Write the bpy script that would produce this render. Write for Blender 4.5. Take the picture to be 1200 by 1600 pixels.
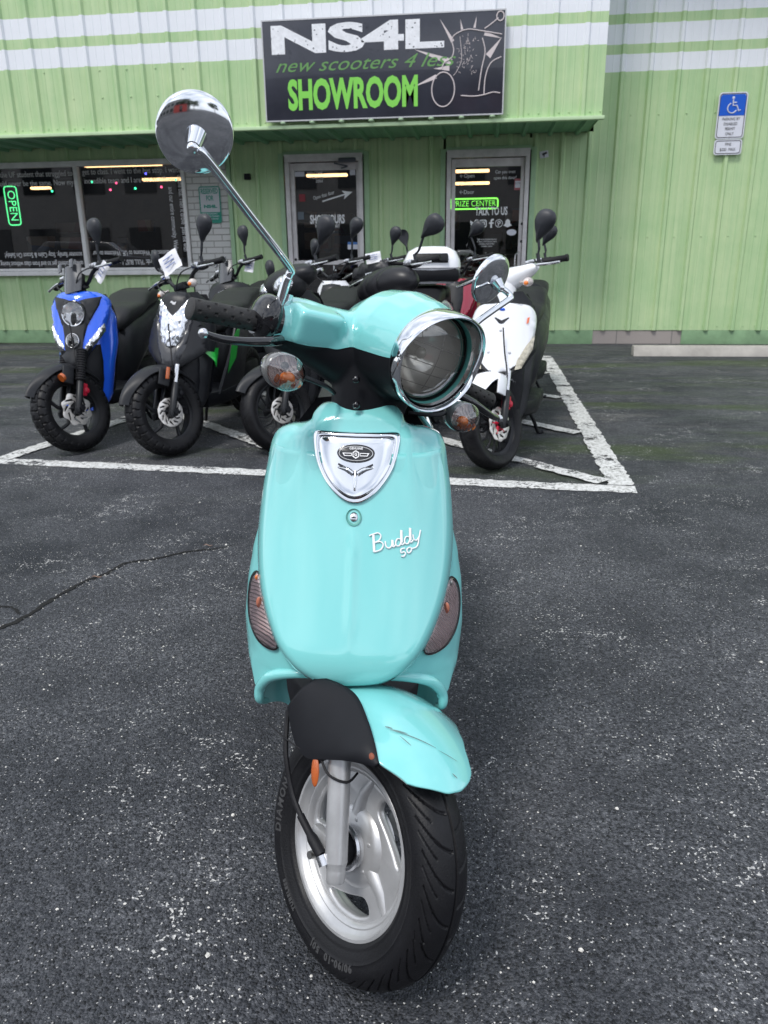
import bpy, bmesh, math, random
from mathutils import Vector, Matrix
R_=math.radians; PI=math.pi
S=bpy.context.scene
for o in list(bpy.data.objects): bpy.data.objects.remove(o)
# ---------------------------------------------------------------- camera, sky, sun, exposure
cam=bpy.data.cameras.new('camera'); co=bpy.data.objects.new('camera',cam); S.collection.objects.link(co); S.camera=co
PITCH=R_(18.6); YAW=R_(7.3); ROLL=.012
fw=Vector((-math.sin(YAW)*math.cos(PITCH),math.cos(YAW)*math.cos(PITCH),-math.sin(PITCH)))
rt=Vector((math.cos(YAW),math.sin(YAW),0)); up=rt.cross(fw)
r2=rt*math.cos(ROLL)-up*math.sin(ROLL); u2=up*math.cos(ROLL)+rt*math.sin(ROLL)
M=Matrix((r2,u2,-fw)).transposed().to_4x4(); M.translation=Vector((0,0,1.10)); co.matrix_world=M
cam.sensor_fit='VERTICAL'; cam.sensor_height=36.; cam.lens=36.*1200/1600; cam.clip_end=500; cam.clip_start=.02
cam.dof.use_dof=True; cam.dof.focus_distance=1.3; cam.dof.aperture_fstop=12.0
S.render.resolution_x=768; S.render.resolution_y=1024
W=bpy.data.worlds.new('World'); S.world=W; W.use_nodes=True
wn=W.node_tree.nodes; wl=W.node_tree.links; wn.clear()
SUN_EL=R_(58); SUN_AZ=R_(205)
out=wn.new('ShaderNodeOutputWorld'); bg=wn.new('ShaderNodeBackground'); sky=wn.new('ShaderNodeTexSky')
sky.sky_type='NISHITA'; sky.sun_disc=False; sky.sun_elevation=SUN_EL; sky.sun_rotation=SUN_AZ
tc=wn.new('ShaderNodeTexCoord'); mp=wn.new('ShaderNodeMapping'); mp.inputs['Scale'].default_value=(1,1,2.2)
nz=wn.new('ShaderNodeTexNoise'); nz.inputs['Scale'].default_value=2.3; nz.inputs['Detail'].default_value=7; nz.inputs['Roughness'].default_value=.58
cr=wn.new('ShaderNodeValToRGB'); cr.color_ramp.elements[0].position=.36; cr.color_ramp.elements[0].color=(4.4,5.0,6.2,1); cr.color_ramp.elements[1].position=.66; cr.color_ramp.elements[1].color=(12.0,12.5,13.2,1)
mx=wn.new('ShaderNodeMix'); mx.data_type='RGBA'; mx.inputs[0].default_value=.88
wl.new(tc.outputs['Generated'],mp.inputs[0]); wl.new(mp.outputs[0],nz.inputs[0]); wl.new(nz.outputs[0],cr.inputs[0])
wl.new(sky.outputs[0],mx.inputs[6]); wl.new(cr.outputs[0],mx.inputs[7]); wl.new(mx.outputs[2],bg.inputs[0]); wl.new(bg.outputs[0],out.inputs[0])
bg.inputs[1].default_value=.102
sl=bpy.data.lights.new('sun','SUN'); sl.energy=1.5; sl.angle=R_(13); sl.color=(1,.97,.92)
so=bpy.data.objects.new('sun',sl); S.collection.objects.link(so)
sd=Vector((math.sin(SUN_AZ)*math.cos(SUN_EL),math.cos(SUN_AZ)*math.cos(SUN_EL),math.sin(SUN_EL)))
so.rotation_euler=sd.to_track_quat('Z','Y').to_euler(); so.location=(0,0,20)
S.view_settings.view_transform='Standard'; S.view_settings.look='None'; S.view_settings.gamma=1; S.view_settings.exposure=0.62

# ---------------------------------------------------------------- materials
MATS={}
def nt(name):
    m=bpy.data.materials.new(name); m.use_nodes=True; t=m.node_tree; return m,t,t.nodes['Principled BSDF']
def N(t,ty,**kw):
    n=t.nodes.new(ty)
    for k,v in kw.items():
        if k.startswith('_'): n.inputs[k[1:]].default_value=v
        else: setattr(n,k,v)
    return n
def mat(name,col,rough=.5,metal=0,coat=0,spec=.5,emit=None,es=1,bump=0,bscale=200,mott=0,mscale=6,trans=0,ior=1.45,rvar=0):
    if name in MATS: return MATS[name]
    m,t,b=nt(name)
    b.inputs['Base Color'].default_value=(*col,1); b.inputs['Roughness'].default_value=rough; b.inputs['Metallic'].default_value=metal
    b.inputs['Coat Weight'].default_value=coat; b.inputs['Coat Roughness'].default_value=.03; b.inputs['Specular IOR Level'].default_value=spec
    b.inputs['Transmission Weight'].default_value=trans; b.inputs['IOR'].default_value=ior
    if emit: b.inputs['Emission Color'].default_value=(*emit,1); b.inputs['Emission Strength'].default_value=es
    tcn=None
    if bump or mott or rvar:
        tcn=N(t,'ShaderNodeTexCoord')
    if bump:
        n=N(t,'ShaderNodeTexNoise',_Scale=bscale,_Detail=4); bp=N(t,'ShaderNodeBump',_Strength=bump,_Distance=.002)
        t.links.new(tcn.outputs['Object'],n.inputs[0]); t.links.new(n.outputs[0],bp.inputs['Height']); t.links.new(bp.outputs[0],b.inputs['Normal'])
    if mott:
        n=N(t,'ShaderNodeTexNoise',_Scale=mscale,_Detail=6,_Roughness=.65); mr=N(t,'ShaderNodeMapRange'); mr.inputs[1].default_value=.3; mr.inputs[2].default_value=.7; mr.inputs[3].default_value=1-mott; mr.inputs[4].default_value=1+mott
        vm=N(t,'ShaderNodeVectorMath',operation='SCALE'); vm.inputs[0].default_value=col
        t.links.new(tcn.outputs['Object'],n.inputs[0]); t.links.new(n.outputs[0],mr.inputs[0]); t.links.new(mr.outputs[0],vm.inputs['Scale']); t.links.new(vm.outputs[0],b.inputs['Base Color'])
    if rvar:
        n=N(t,'ShaderNodeTexNoise',_Scale=mscale*2.3,_Detail=5); mr=N(t,'ShaderNodeMapRange'); mr.inputs[1].default_value=.35; mr.inputs[2].default_value=.7; mr.inputs[3].default_value=rough; mr.inputs[4].default_value=rough+rvar
        t.links.new(tcn.outputs['Object'],n.inputs[0]); t.links.new(n.outputs[0],mr.inputs[0]); t.links.new(mr.outputs[0],b.inputs['Roughness'])
    MATS[name]=m; return m
TEAL=mat('teal_paint',(.205,.59,.58),.11,coat=1,spec=.5,mott=.03,mscale=2,rvar=.12)
BLKP=mat('black_plastic',(.008,.0085,.011),.44,spec=.25,bump=.12,bscale=900,mott=.15,rvar=.15)
BLKG=mat('black_gloss',(.008,.008,.010),.12,coat=.6)
BLKM=mat('black_matte_paint',(.016,.017,.020),.36,spec=.35,mott=.1,rvar=.12)
RUB=mat('rubber',(.009,.009,.011),.58,spec=.3,bump=.25,bscale=500,mott=.25,mscale=15)
TYR=mat('tyre_rubber',(.007,.007,.0085),.42,spec=.32,bump=.3,bscale=350,mott=.35,mscale=14,rvar=.15)
GRIPM=mat('grip_rubber',(.020,.019,.019),.6,bump=.35,bscale=260,mott=.5,mscale=20)
CHR=mat('chrome',(.72,.73,.75),.05,metal=1,rvar=.07)
CHRD=mat('polished_metal',(.62,.62,.64),.18,metal=1,rvar=.15)
SILV=mat('silver_wheel_paint',(.50,.50,.505),.30,metal=.55,coat=.2,mott=.12,mscale=14,rvar=.15)
STEEL=mat('steel_bolt',(.45,.44,.42),.35,metal=1)
AMB=mat('amber_reflector',(.45,.10,.02),.25,coat=.6,bump=.4,bscale=600)
AMBB=mat('amber_bulb',(.85,.22,.03),.2,coat=1)
WPNT=mat('white_scooter_paint',(.80,.81,.84),.18,coat=.8)
BLUE=mat('blue_scooter_paint',(.018,.12,.80),.16,metal=.1,coat=1)
REDP=mat('dark_red_scooter_paint',(.30,.01,.035),.18,coat=1)
RED=mat('red_caliper_paint',(.55,.015,.045),.35)
SEAT=mat('seat_vinyl',(.012,.012,.014),.48,spec=.35,bump=.2,bscale=700)
PAPER=mat('paper',(.78,.78,.82),.7,mott=.05,mscale=30)
WLET=mat('white_lettering',(.82,.82,.84),.45)
GREENDEC=mat('green_decal',(.02,.42,.05),.3,coat=.5)
ORDEC=mat('orange_decal',(.75,.18,.08),.4)
TEALIN=mat('dark_teal_inside',(.10,.33,.29),.45)  # darker, rougher teal for the hood's inner wall and screw recess
def thin_glass(name,tint=(.9,.9,.9),refl=1.0,rough=.02,base=.04):
    m=bpy.data.materials.new(name); m.use_nodes=True; t=m.node_tree; t.nodes.clear()
    o=N(t,'ShaderNodeOutputMaterial'); tr=N(t,'ShaderNodeBsdfTransparent'); tr.inputs[0].default_value=(*tint,1)
    g=N(t,'ShaderNodeBsdfGlossy',_Roughness=rough); g.inputs[0].default_value=(refl,refl,refl,1)
    lw=N(t,'ShaderNodeFresnel',_IOR=1.5); ma=N(t,'ShaderNodeMath',operation='ADD'); ma.inputs[1].default_value=base; ma.use_clamp=True
    mxs=N(t,'ShaderNodeMixShader'); t.links.new(lw.outputs[0],ma.inputs[0]); t.links.new(ma.outputs[0],mxs.inputs[0])
    t.links.new(tr.outputs[0],mxs.inputs[1]); t.links.new(g.outputs[0],mxs.inputs[2]); t.links.new(mxs.outputs[0],o.inputs[0]); return m
WINGL=thin_glass('window_glass',(.8,.8,.82),1,.012,.09)
LENS=thin_glass('clear_lens',(.95,.94,.92),1,.02,.10)
SMOKE=thin_glass('smoked_lens',(.95,.90,.90),1,.05,.02)
# reflector bowl of headlights: fluted silver
def fluted(name,col=(.75,.76,.78),sc=60,rough=.12,axis='X',strength=.6):
    m,t,b=nt(name); b.inputs['Metallic'].default_value=1; b.inputs['Roughness'].default_value=rough; b.inputs['Base Color'].default_value=(*col,1)
    tcn=N(t,'ShaderNodeTexCoord'); w=N(t,'ShaderNodeTexWave',_Scale=sc,_Distortion=1.5); w.bands_direction=axis
    bp=N(t,'ShaderNodeBump',_Strength=strength,_Distance=.004)
    t.links.new(tcn.outputs['Object'],w.inputs[0]); t.links.new(w.outputs[0],bp.inputs['Height']); t.links.new(bp.outputs[0],b.inputs['Normal']); return m
FLUTE=fluted('fluted_reflector')
FLUTE2=fluted('fluted_indicator',(.80,.68,.68),75,.18,'DIAGONAL',1.0); FLUTE2.node_tree.nodes['Principled BSDF'].inputs['Metallic'].default_value=.0
def faceted():
    m,t,b=nt('faceted_reflector'); b.inputs['Metallic'].default_value=.9; b.inputs['Roughness'].default_value=.16; b.inputs['Base Color'].default_value=(.66,.67,.70,1)
    tcn=N(t,'ShaderNodeTexCoord'); v=N(t,'ShaderNodeTexVoronoi',_Scale=34); v.feature='SMOOTH_F1'; mp_=N(t,'ShaderNodeMapping'); mp_.inputs['Scale'].default_value=(1.3,1,.75)
    bp=N(t,'ShaderNodeBump',_Strength=.6,_Distance=.02)
    t.links.new(tcn.outputs['Object'],mp_.inputs[0]); t.links.new(mp_.outputs[0],v.inputs[0]); t.links.new(v.outputs['Distance'],bp.inputs['Height']); t.links.new(bp.outputs[0],b.inputs['Normal']); return m
FACET=faceted()

# asphalt --------------------------------------------------------
def asphalt():
    m,t,b=nt('asphalt'); L=t.links.new
    tcn=N(t,'ShaderNodeTexCoord'); P=tcn.outputs['Object']
    def noise(sc,d=5,r=.6,vec=None):
        n=N(t,'ShaderNodeTexNoise',_Scale=sc,_Detail=d,_Roughness=r); L(vec or P,n.inputs[0]); return n.outputs[0]
    def mr(src,a,b_,c,d):
        n=N(t,'ShaderNodeMapRange'); n.clamp=True
        for i,v in enumerate((a,b_,c,d)): n.inputs[i+1].default_value=v
        L(src,n.inputs[0]); return n.outputs[0]
    def mth(op,a,b_):
        n=N(t,'ShaderNodeMath',operation=op)
        for i,v in enumerate((a,b_)):
            if isinstance(v,(int,float)): n.inputs[i].default_value=v
            else: L(v,n.inputs[i])
        return n.outputs[0]
    def mixc(f,a,b_):
        n=N(t,'ShaderNodeMix',data_type='RGBA')
        if isinstance(f,(int,float)): n.inputs[0].default_value=f
        else: L(f,n.inputs[0])
        for i,v in((6,a),(7,b_)):
            if isinstance(v,tuple): n.inputs[i].default_value=(*v,1)
            else: L(v,n.inputs[i])
        return n.outputs[2]
    vo=N(t,'ShaderNodeTexVoronoi',_Scale=230); L(P,vo.inputs[0])
    sep=N(t,'ShaderNodeSeparateColor'); L(vo.outputs['Color'],sep.inputs[0])
    sx=N(t,'ShaderNodeSeparateXYZ'); L(P,sx.inputs[0]); Y=sx.outputs[1]
    big=noise(.55,6,.62); med=noise(3.3,5,.65); fine=noise(95,3,.75); mid=noise(34,4,.7)
    # binder: dark sealer, bluish black, worn to grey in patches
    base=mixc(mr(big,.36,.66,0,1),(.018,.021,.028),(.042,.044,.051))
    wear=mr(mth('ADD',mth('MULTIPLY',big,.55),mth('MULTIPLY',med,.6)),.44,.70,.08,1)
    # stones of many tones: per-grain value, stronger where worn
    grain=mr(sep.outputs[0],.35,1,0,1); g2=mr(fine,.47,.66,0,1); g3=mr(mid,.45,.72,0,1)
    gm=mth('MULTIPLY',mth('ADD',mth('MULTIPLY',grain,.45),mth('ADD',mth('MULTIPLY',g2,.75),mth('MULTIPLY',g3,.25))),wear)
    base=mixc(mth('MINIMUM',gm,1.0),base,(.19,.195,.212))
    dk=mr(sep.outputs[2],0,.35,.35,1)
    vm=N(t,'ShaderNodeVectorMath',operation='SCALE'); L(base,vm.inputs[0]); L(dk,vm.inputs['Scale']); base=vm.outputs[0]
    # pale dried silt and scuffs toward the building, damp dark areas between
    far=mr(Y,3.2,5.2,0,1)
    mpn=N(t,'ShaderNodeMapping'); mpn.inputs['Scale'].default_value=(.5,1.7,1); L(P,mpn.inputs[0])
    st=noise(1.5,8,.72,mpn.outputs[0])
    base=mixc(mth('MULTIPLY',mr(st,.40,.30,0,.75),far),base,(.014,.016,.019))
    base=mixc(mth('MULTIPLY',mr(st,.55,.66,0,.65),far),base,(.17,.165,.15))
    mp2=N(t,'ShaderNodeMapping'); mp2.inputs['Scale'].default_value=(.42,1.9,1); mp2.inputs['Location'].default_value=(3.1,.4,0); L(P,mp2.inputs[0])
    ms=noise(.8,6,.65,mp2.outputs[0])
    base=mixc(mth('MULTIPLY',mr(ms,.53,.62,0,.85),mr(Y,3.3,4.4,0,1)),base,(.050,.070,.030))
    # irregular splats of white aggregate
    clus=mr(noise(2.6,5,.65),.40,.64,0,1); clus2=mr(noise(17,3,.6),.44,.60,0,1)
    cc=mth('MULTIPLY',clus,clus2)
    sp=mr(mth('ADD',noise(125,2,.5),mth('MULTIPLY',cc,.165)),.712,.745,0,1)
    base=mixc(mth('MULTIPLY',sp,.9),base,(.62,.61,.59))
    sp2=mth('MULTIPLY',mth('GREATER_THAN',sep.outputs[1],.965),mr(vo.outputs['Distance'],.48,.30,0,1))
    base=mixc(mth('MULTIPLY',sp2,.8),base,(.48,.47,.46))
    L(base,b.inputs['Base Color']); b.inputs['Specular IOR Level'].default_value=.32
    wet=mr(st,.32,.55,.34,.82); wm=N(t,'ShaderNodeMix',data_type='FLOAT'); L(far,wm.inputs[0]); wm.inputs[2].default_value=.72; L(wet,wm.inputs[3]); L(wm.outputs[0],b.inputs['Roughness'])
    h=mth('ADD',mth('MULTIPLY',vo.outputs['Distance'],-1.2),mth('ADD',mth('MULTIPLY',fine,1.5),mth('MULTIPLY',mid,.8)))
    bp=N(t,'ShaderNodeBump',_Strength=1.0,_Distance=.0045); L(h,bp.inputs['Height']); L(bp.outputs[0],b.inputs['Normal'])
    return m
ASPH=asphalt()
def road_paint():
    m=bpy.data.materials.new('worn_white_road_paint'); m.use_nodes=True; t=m.node_tree; b=t.nodes['Principled BSDF']; L=t.links.new
    tcn=N(t,'ShaderNodeTexCoord'); n=N(t,'ShaderNodeTexNoise',_Scale=55,_Detail=6,_Roughness=.75); L(tcn.outputs['Object'],n.inputs[0])
    n2=N(t,'ShaderNodeTexNoise',_Scale=6,_Detail=4); L(tcn.outputs['Object'],n2.inputs[0])
    cr=N(t,'ShaderNodeValToRGB'); cr.color_ramp.elements[0].color=(.28,.28,.26,1); cr.color_ramp.elements[0].position=.38; cr.color_ramp.elements[1].color=(.62,.62,.61,1); cr.color_ramp.elements[1].position=.55
    L(n.outputs[0],cr.inputs[0]); L(cr.outputs[0],b.inputs['Base Color']); b.inputs['Roughness'].default_value=.7
    ad=N(t,'ShaderNodeMath',operation='ADD'); L(n.outputs[0],ad.inputs[0]); L(n2.outputs[0],ad.inputs[1])
    gt=N(t,'ShaderNodeMapRange'); gt.inputs[1].default_value=.86; gt.inputs[2].default_value=.93; L(ad.outputs[0],gt.inputs[0])
    L(gt.outputs[0],b.inputs['Alpha'])
    bp=N(t,'ShaderNodeBump',_Strength=.6,_Distance=.004); L(n.outputs[0],bp.inputs['Height']); L(bp.outputs[0],b.inputs['Normal'])
    return m
RPAINT=road_paint()
def siding(name,stripes):
    m,t,b=nt(name); L=t.links.new
    tcn=N(t,'ShaderNodeTexCoord'); sx=N(t,'ShaderNodeSeparateXYZ'); L(tcn.outputs['Object'],sx.inputs[0])
    n=N(t,'ShaderNodeTexNoise',_Scale=1.6,_Detail=6,_Roughness=.65); L(tcn.outputs['Object'],n.inputs[0])
    mpn=N(t,'ShaderNodeMapping'); mpn.inputs['Scale'].default_value=(22,22,.5); L(tcn.outputs['Object'],mpn.inputs[0])
    n2=N(t,'ShaderNodeTexNoise',_Scale=1,_Detail=5,_Roughness=.6); L(mpn.outputs[0],n2.inputs[0])
    ad=N(t,'ShaderNodeMath',operation='ADD'); L(n.outputs[0],ad.inputs[0]); L(n2.outputs[0],ad.inputs[1])
    mr=N(t,'ShaderNodeMapRange'); mr.inputs[1].default_value=.75; mr.inputs[2].default_value=1.3; L(ad.outputs[0],mr.inputs[0])
    mx=N(t,'ShaderNodeMix',data_type='RGBA'); mx.inputs[6].default_value=(.36,.54,.275,1); mx.inputs[7].default_value=(.52,.65,.37,1); L(mr.outputs[0],mx.inputs[0])
    c=mx.outputs[2]
    # grime near the bottom edge, a painted-over darker skirt
    for a,b_ in stripes:
        g=N(t,'ShaderNodeMath',operation='GREATER_THAN'); g.inputs[1].default_value=a; L(sx.outputs[2],g.inputs[0])
        l=N(t,'ShaderNodeMath',operation='LESS_THAN'); l.inputs[1].default_value=b_; L(sx.outputs[2],l.inputs[0])
        mu=N(t,'ShaderNodeMath',operation='MULTIPLY'); L(g.outputs[0],mu.inputs[0]); L(l.outputs[0],mu.inputs[1])
        m2=N(t,'ShaderNodeMix',data_type='RGBA'); L(mu.outputs[0],m2.inputs[0]); L(c,m2.inputs[6]); m2.inputs[7].default_value=(.78,.80,.84,1); c=m2.outputs[2]
    L(c,b.inputs['Base Color']); b.inputs['Roughness'].default_value=.5
    n3=N(t,'ShaderNodeTexNoise',_Scale=5,_Detail=3); L(tcn.outputs['Object'],n3.inputs[0])
    bp=N(t,'ShaderNodeBump',_Strength=.35,_Distance=.01); L(n3.outputs[0],bp.inputs['Height']); L(bp.outputs[0],b.inputs['Normal'])
    return m
SID=siding('green_metal_siding',((2.998,3.172),(3.268,3.465),(3.56,3.75)))
SIDF=siding('green_fascia_metal',((3.019,3.208),(3.302,3.492)))
GTRIM=mat('green_trim_paint',(.15,.33,.19),.45,mott=.12,mscale=5)
GLITE=mat('pale_green_edge_trim',(.50,.66,.40),.45,mott=.1,mscale=3)
CONC=mat('concrete',(.36,.34,.31),.85,bump=.6,bscale=60,mott=.2,mscale=5)
def brick(name,c1,c2,mort,sc=1):
    m,t,b=nt(name); L=t.links.new; tcn=N(t,'ShaderNodeTexCoord'); sx=N(t,'ShaderNodeSeparateXYZ'); cb=N(t,'ShaderNodeCombineXYZ')
    L(tcn.outputs['Object'],sx.inputs[0]); L(sx.outputs[0],cb.inputs[0]); L(sx.outputs[2],cb.inputs[1])
    br=N(t,'ShaderNodeTexBrick',_Scale=1); br.inputs['Brick Width'].default_value=.22*sc; br.inputs['Row Height'].default_value=.075*sc; br.inputs['Mortar Size'].default_value=.006
    br.inputs['Color1'].default_value=(*c1,1); br.inputs['Color2'].default_value=(*c2,1); br.inputs['Mortar'].default_value=(*mort,1); L(cb.outputs[0],br.inputs[0])
    L(br.outputs[0],b.inputs['Base Color']); b.inputs['Roughness'].default_value=.8
    iv=N(t,'ShaderNodeMath',operation='SUBTRACT'); iv.inputs[0].default_value=1; L(br.outputs[1],iv.inputs[1])
    bp=N(t,'ShaderNodeBump',_Strength=.8,_Distance=.008); L(iv.outputs[0],bp.inputs['Height']); L(bp.outputs[0],b.inputs['Normal']); return m
BRICKW=brick('white_painted_brick',(.56,.56,.54),(.62,.61,.59),(.34,.33,.31))
FOUND=brick('concrete_block_base',(.34,.30,.28),(.30,.27,.25),(.2,.19,.18),3)
ALU=mat('white_window_frame',(.74,.73,.72),.45,mott=.1,mscale=8)
ALUG=mat('worn_door_frame',(.66,.63,.63),.5,mott=.18,mscale=6)
DARK=mat('dark_interior',(.040,.024,.018),.7,mott=.4,mscale=3)
GTRIM2=mat('green_jamb_trim',(.33,.50,.30),.45,mott=.12,mscale=5)
FLUO=mat('warm_fluorescent_tube',(1,.8,.5),.5,emit=(1,.62,.28),es=2.6)
NEONG=mat('green_neon',(.1,.9,.3),.4,emit=(.10,.85,.28),es=1.3)
NEONL=mat('lime_neon',(.3,1,.2),.4,emit=(.25,1,.10),es=1.5)
SIGNB=mat('sign_black_panel',(.030,.032,.045),.22,coat=.3,mott=.25,mscale=2)
SIGNG=mat('sign_green_print',(.22,.62,.09),.4)
SIGNDG=mat('sign_dark_green_print',(.13,.30,.09),.4)
SIGNW=mat('sign_white_print',(.78,.79,.82),.45,mott=.12,mscale=30)
SIGNP=mat('sign_pale_pink_line',(.62,.55,.55),.4)
SBLUE=mat('sign_blue',(.0,.09,.55),.4)
SWHITE=mat('sign_white_reflective',(.68,.69,.76),.4,mott=.04,mscale=20)
SBLACK=mat('sign_black_print',(.03,.03,.03),.5)
STEALG=mat('sign_teal_green',(.02,.25,.18),.4)
# ---------------------------------------------------------------- mesh helpers
def sharpen(me,ang=38):
    for p in me.polygons: p.use_smooth=True
    try: me.set_sharp_from_angle(angle=R_(ang))
    except Exception: pass
class MB:
    def __init__(s): s.v=[]; s.f=[]; s.X=None
    def add(s,vs,fs,f=None):
        o=len(s.v)
        for p in vs:
            p=Vector(p)
            if f: p=Vector(f(p))
            if s.X: p=Vector(s.X(p))
            s.v.append(p)
        s.f+= [tuple(i+o for i in q) for q in fs]; return s
    def grid(s,rows,cu=False,cv=False,flip=False):
        n=len(rows);m=len(rows[0]);vs=[p for r in rows for p in r];fs=[]
        for i in range(n if cv else n-1):
            for j in range(m if cu else m-1):
                a=i*m+j;b=i*m+(j+1)%m;c=((i+1)%n)*m+(j+1)%m;d=((i+1)%n)*m+j
                fs.append((a,d,c,b) if flip else (a,b,c,d))
        return s.add(vs,fs)
    def tube(s,pts,r,n=10,cap=True,closed=False,sq=None):
        pts=[Vector(p) for p in pts]; k=len(pts); rs=r if isinstance(r,(list,tuple)) else [r]*k
        rows=[]; prev=None
        for i in range(k):
            if closed: t=(pts[(i+1)%k]-pts[i-1])
            else: t=pts[min(i+1,k-1)]-pts[max(i-1,0)]
            t.normalize()
            if prev is None: u=t.orthogonal().normalized()
            else:
                u=(prev-t*prev.dot(t)); u=u.normalized() if u.length>1e-6 else t.orthogonal().normalized()
            prev=u; w=t.cross(u)
            rows.append([pts[i]+(u*math.cos(2*PI*j/n)+w*math.sin(2*PI*j/n))*rs[i] for j in range(n)])
        s.grid(rows,cu=True,cv=closed)
        if cap and not closed:
            o=len(s.v)-k*n
            s.f.append(tuple(o+j for j in range(n))[::-1]); s.f.append(tuple(o+(k-1)*n+j for j in range(n)))
        return s
    def rev(s,prof,f,n=32,a0=0,a1=2*PI,closedp=False):
        # prof: (radius, axial); f(vec(x=r cos, y=r sin, z=axial)) -> point
        full=abs(a1-a0-2*PI)<1e-6; k=n if full else n+1; rows=[]
        for i in range(k):
            a=a0+(a1-a0)*i/n; rows.append([f(Vector((r*math.cos(a),r*math.sin(a),z))) for r,z in prof])
        return s.grid(rows,cu=closedp,cv=full)
    def box(s,c,d,rot=None,bev=.0,f=None):
        bm=bmesh.new(); bmesh.ops.create_cube(bm,size=1)
        for v in bm.verts: v.co=Vector((v.co.x*d[0],v.co.y*d[1],v.co.z*d[2]))
        if bev: bmesh.ops.bevel(bm,geom=list(bm.edges),offset=bev,segments=2,affect='EDGES',profile=.6)
        bm.verts.index_update(); vs=[]
        for v in bm.verts:
            p=v.co.copy()
            if rot: p=rot@p
            vs.append(p+Vector(c))
        fs=[tuple(v.index for v in q.verts) for q in bm.faces]; bm.free(); return s.add(vs,fs,f)
    def ball(s,c,r,n=16,m=10,rot=None,f=None):
        r=(r,r,r) if isinstance(r,(int,float)) else r; vs=[];fs=[]
        for i in range(m+1):
            t=PI*i/m
            for j in range(n):
                p=2*PI*j/n; q=Vector((r[0]*math.sin(t)*math.cos(p),r[1]*math.sin(t)*math.sin(p),r[2]*math.cos(t)))
                if rot: q=rot@q
                vs.append(q+Vector(c))
        for i in range(m):
            for j in range(n): fs.append((i*n+j,(i+1)*n+j,(i+1)*n+(j+1)%n,i*n+(j+1)%n))
        return s.add(vs,fs,f)
    def build(s,name,m,parent=None,ang=38,loc=None,weld=True):
        me=bpy.data.meshes.new(name); me.from_pydata([tuple(v) for v in s.v],[],s.f)
        if weld:
            bm=bmesh.new(); bm.from_mesh(me); bmesh.ops.remove_doubles(bm,verts=bm.verts,dist=1e-6); bmesh.ops.recalc_face_normals(bm,faces=bm.faces); bm.to_mesh(me); bm.free()
        me.materials.append(m); sharpen(me,ang)
        o=bpy.data.objects.new(name,me); S.collection.objects.link(o)
        if parent: o.parent=parent
        return o
def thing(name,label,cat,loc=(0,0,0),rot=(0,0,0),group=None):
    o=bpy.data.objects.new(name,None); S.collection.objects.link(o); o.location=loc; o.rotation_euler=rot; o.empty_display_size=.1
    o['label']=label; o['category']=cat
    if group: o['group']=group
    return o
def tag(o,label,cat,group=None):
    o['label']=label; o['category']=cat
    if group: o['group']=group
    return o
def struct(o): o['kind']='structure'; return o
def cat(pts,k=8,closed=False):
    pts=[Vector(p) for p in pts]; n=len(pts); res=[]
    for i in range(n if closed else n-1):
        if closed: p0,p1,p2,p3=pts[i-1],pts[i],pts[(i+1)%n],pts[(i+2)%n]
        else: p0=pts[max(i-1,0)];p1=pts[i];p2=pts[i+1];p3=pts[min(i+2,n-1)]
        for j in range(k):
            t=j/k; res.append(.5*((2*p1)+(p2-p0)*t+(2*p0-5*p1+4*p2-p3)*t*t+(3*p1-p0-3*p2+p3)*t**3))
    if not closed: res.append(pts[-1])
    return res
def lerp(tab,x):
    if x<=tab[0][0]: return tab[0][1]
    for (a,p),(b,q) in zip(tab,tab[1:]):
        if x<=b:
            t=(x-a)/(b-a); t=t*t*(3-2*t)*.5+t*.5; return p+(q-p)*t
    return tab[-1][1]
def sst(a,b,x):
    t=max(0,min(1,(x-a)/(b-a))); return t*t*(3-2*t)
def curve_mesh(cu):
    o=bpy.data.objects.new('tmp',cu); S.collection.objects.link(o); dg=bpy.context.evaluated_depsgraph_get(); dg.update()
    me=bpy.data.meshes.new_from_object(o.evaluated_get(dg)); vs=[v.co.copy() for v in me.vertices]; fs=[tuple(p.vertices) for p in me.polygons]
    bpy.data.objects.remove(o); bpy.data.curves.remove(cu); bpy.data.meshes.remove(me); return vs,fs
def plate(outlines,thick,bev=0,res=1):
    cu=bpy.data.curves.new('t','CURVE'); cu.dimensions='2D'; cu.fill_mode='BOTH'; cu.extrude=thick/2-bev; cu.bevel_depth=bev; cu.bevel_resolution=res
    for ol in outlines:
        sp=cu.splines.new('POLY'); sp.points.add(len(ol)-1)
        for i,p in enumerate(ol): sp.points[i].co=(p[0],p[1],0,1)
        sp.use_cyclic_u=True
    return curve_mesh(cu)
def text(body,size,ext=.001,shear=0,off=0,align='CENTER',space=1,res=3):
    cu=bpy.data.curves.new('t','FONT'); cu.body=body; cu.size=size; cu.extrude=ext; cu.shear=shear; cu.offset=off; cu.align_x=align; cu.align_y='CENTER'; cu.space_character=space; cu.resolution_u=res
    return curve_mesh(cu)
def circ(r,n=24,c=(0,0),a0=0): return [(c[0]+r*math.cos(a0+2*PI*i/n),c[1]+r*math.sin(a0+2*PI*i/n)) for i in range(n)]
def rrect(w,h,r,n=5):
    p=[]
    for cx,cy,a in((w/2-r,h/2-r,0),(-w/2+r,h/2-r,90),(-w/2+r,-h/2+r,180),(w/2-r,-h/2+r,270)):
        for i in range(n+1): t=R_(a+90*i/n); p.append((cx+r*math.cos(t),cy+r*math.sin(t)))
    return p
def mirror_out(half):  # half outline from top centre to bottom centre (x>=0)
    return half+[(-x,z) for x,z in reversed(half) if x>1e-6]
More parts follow.
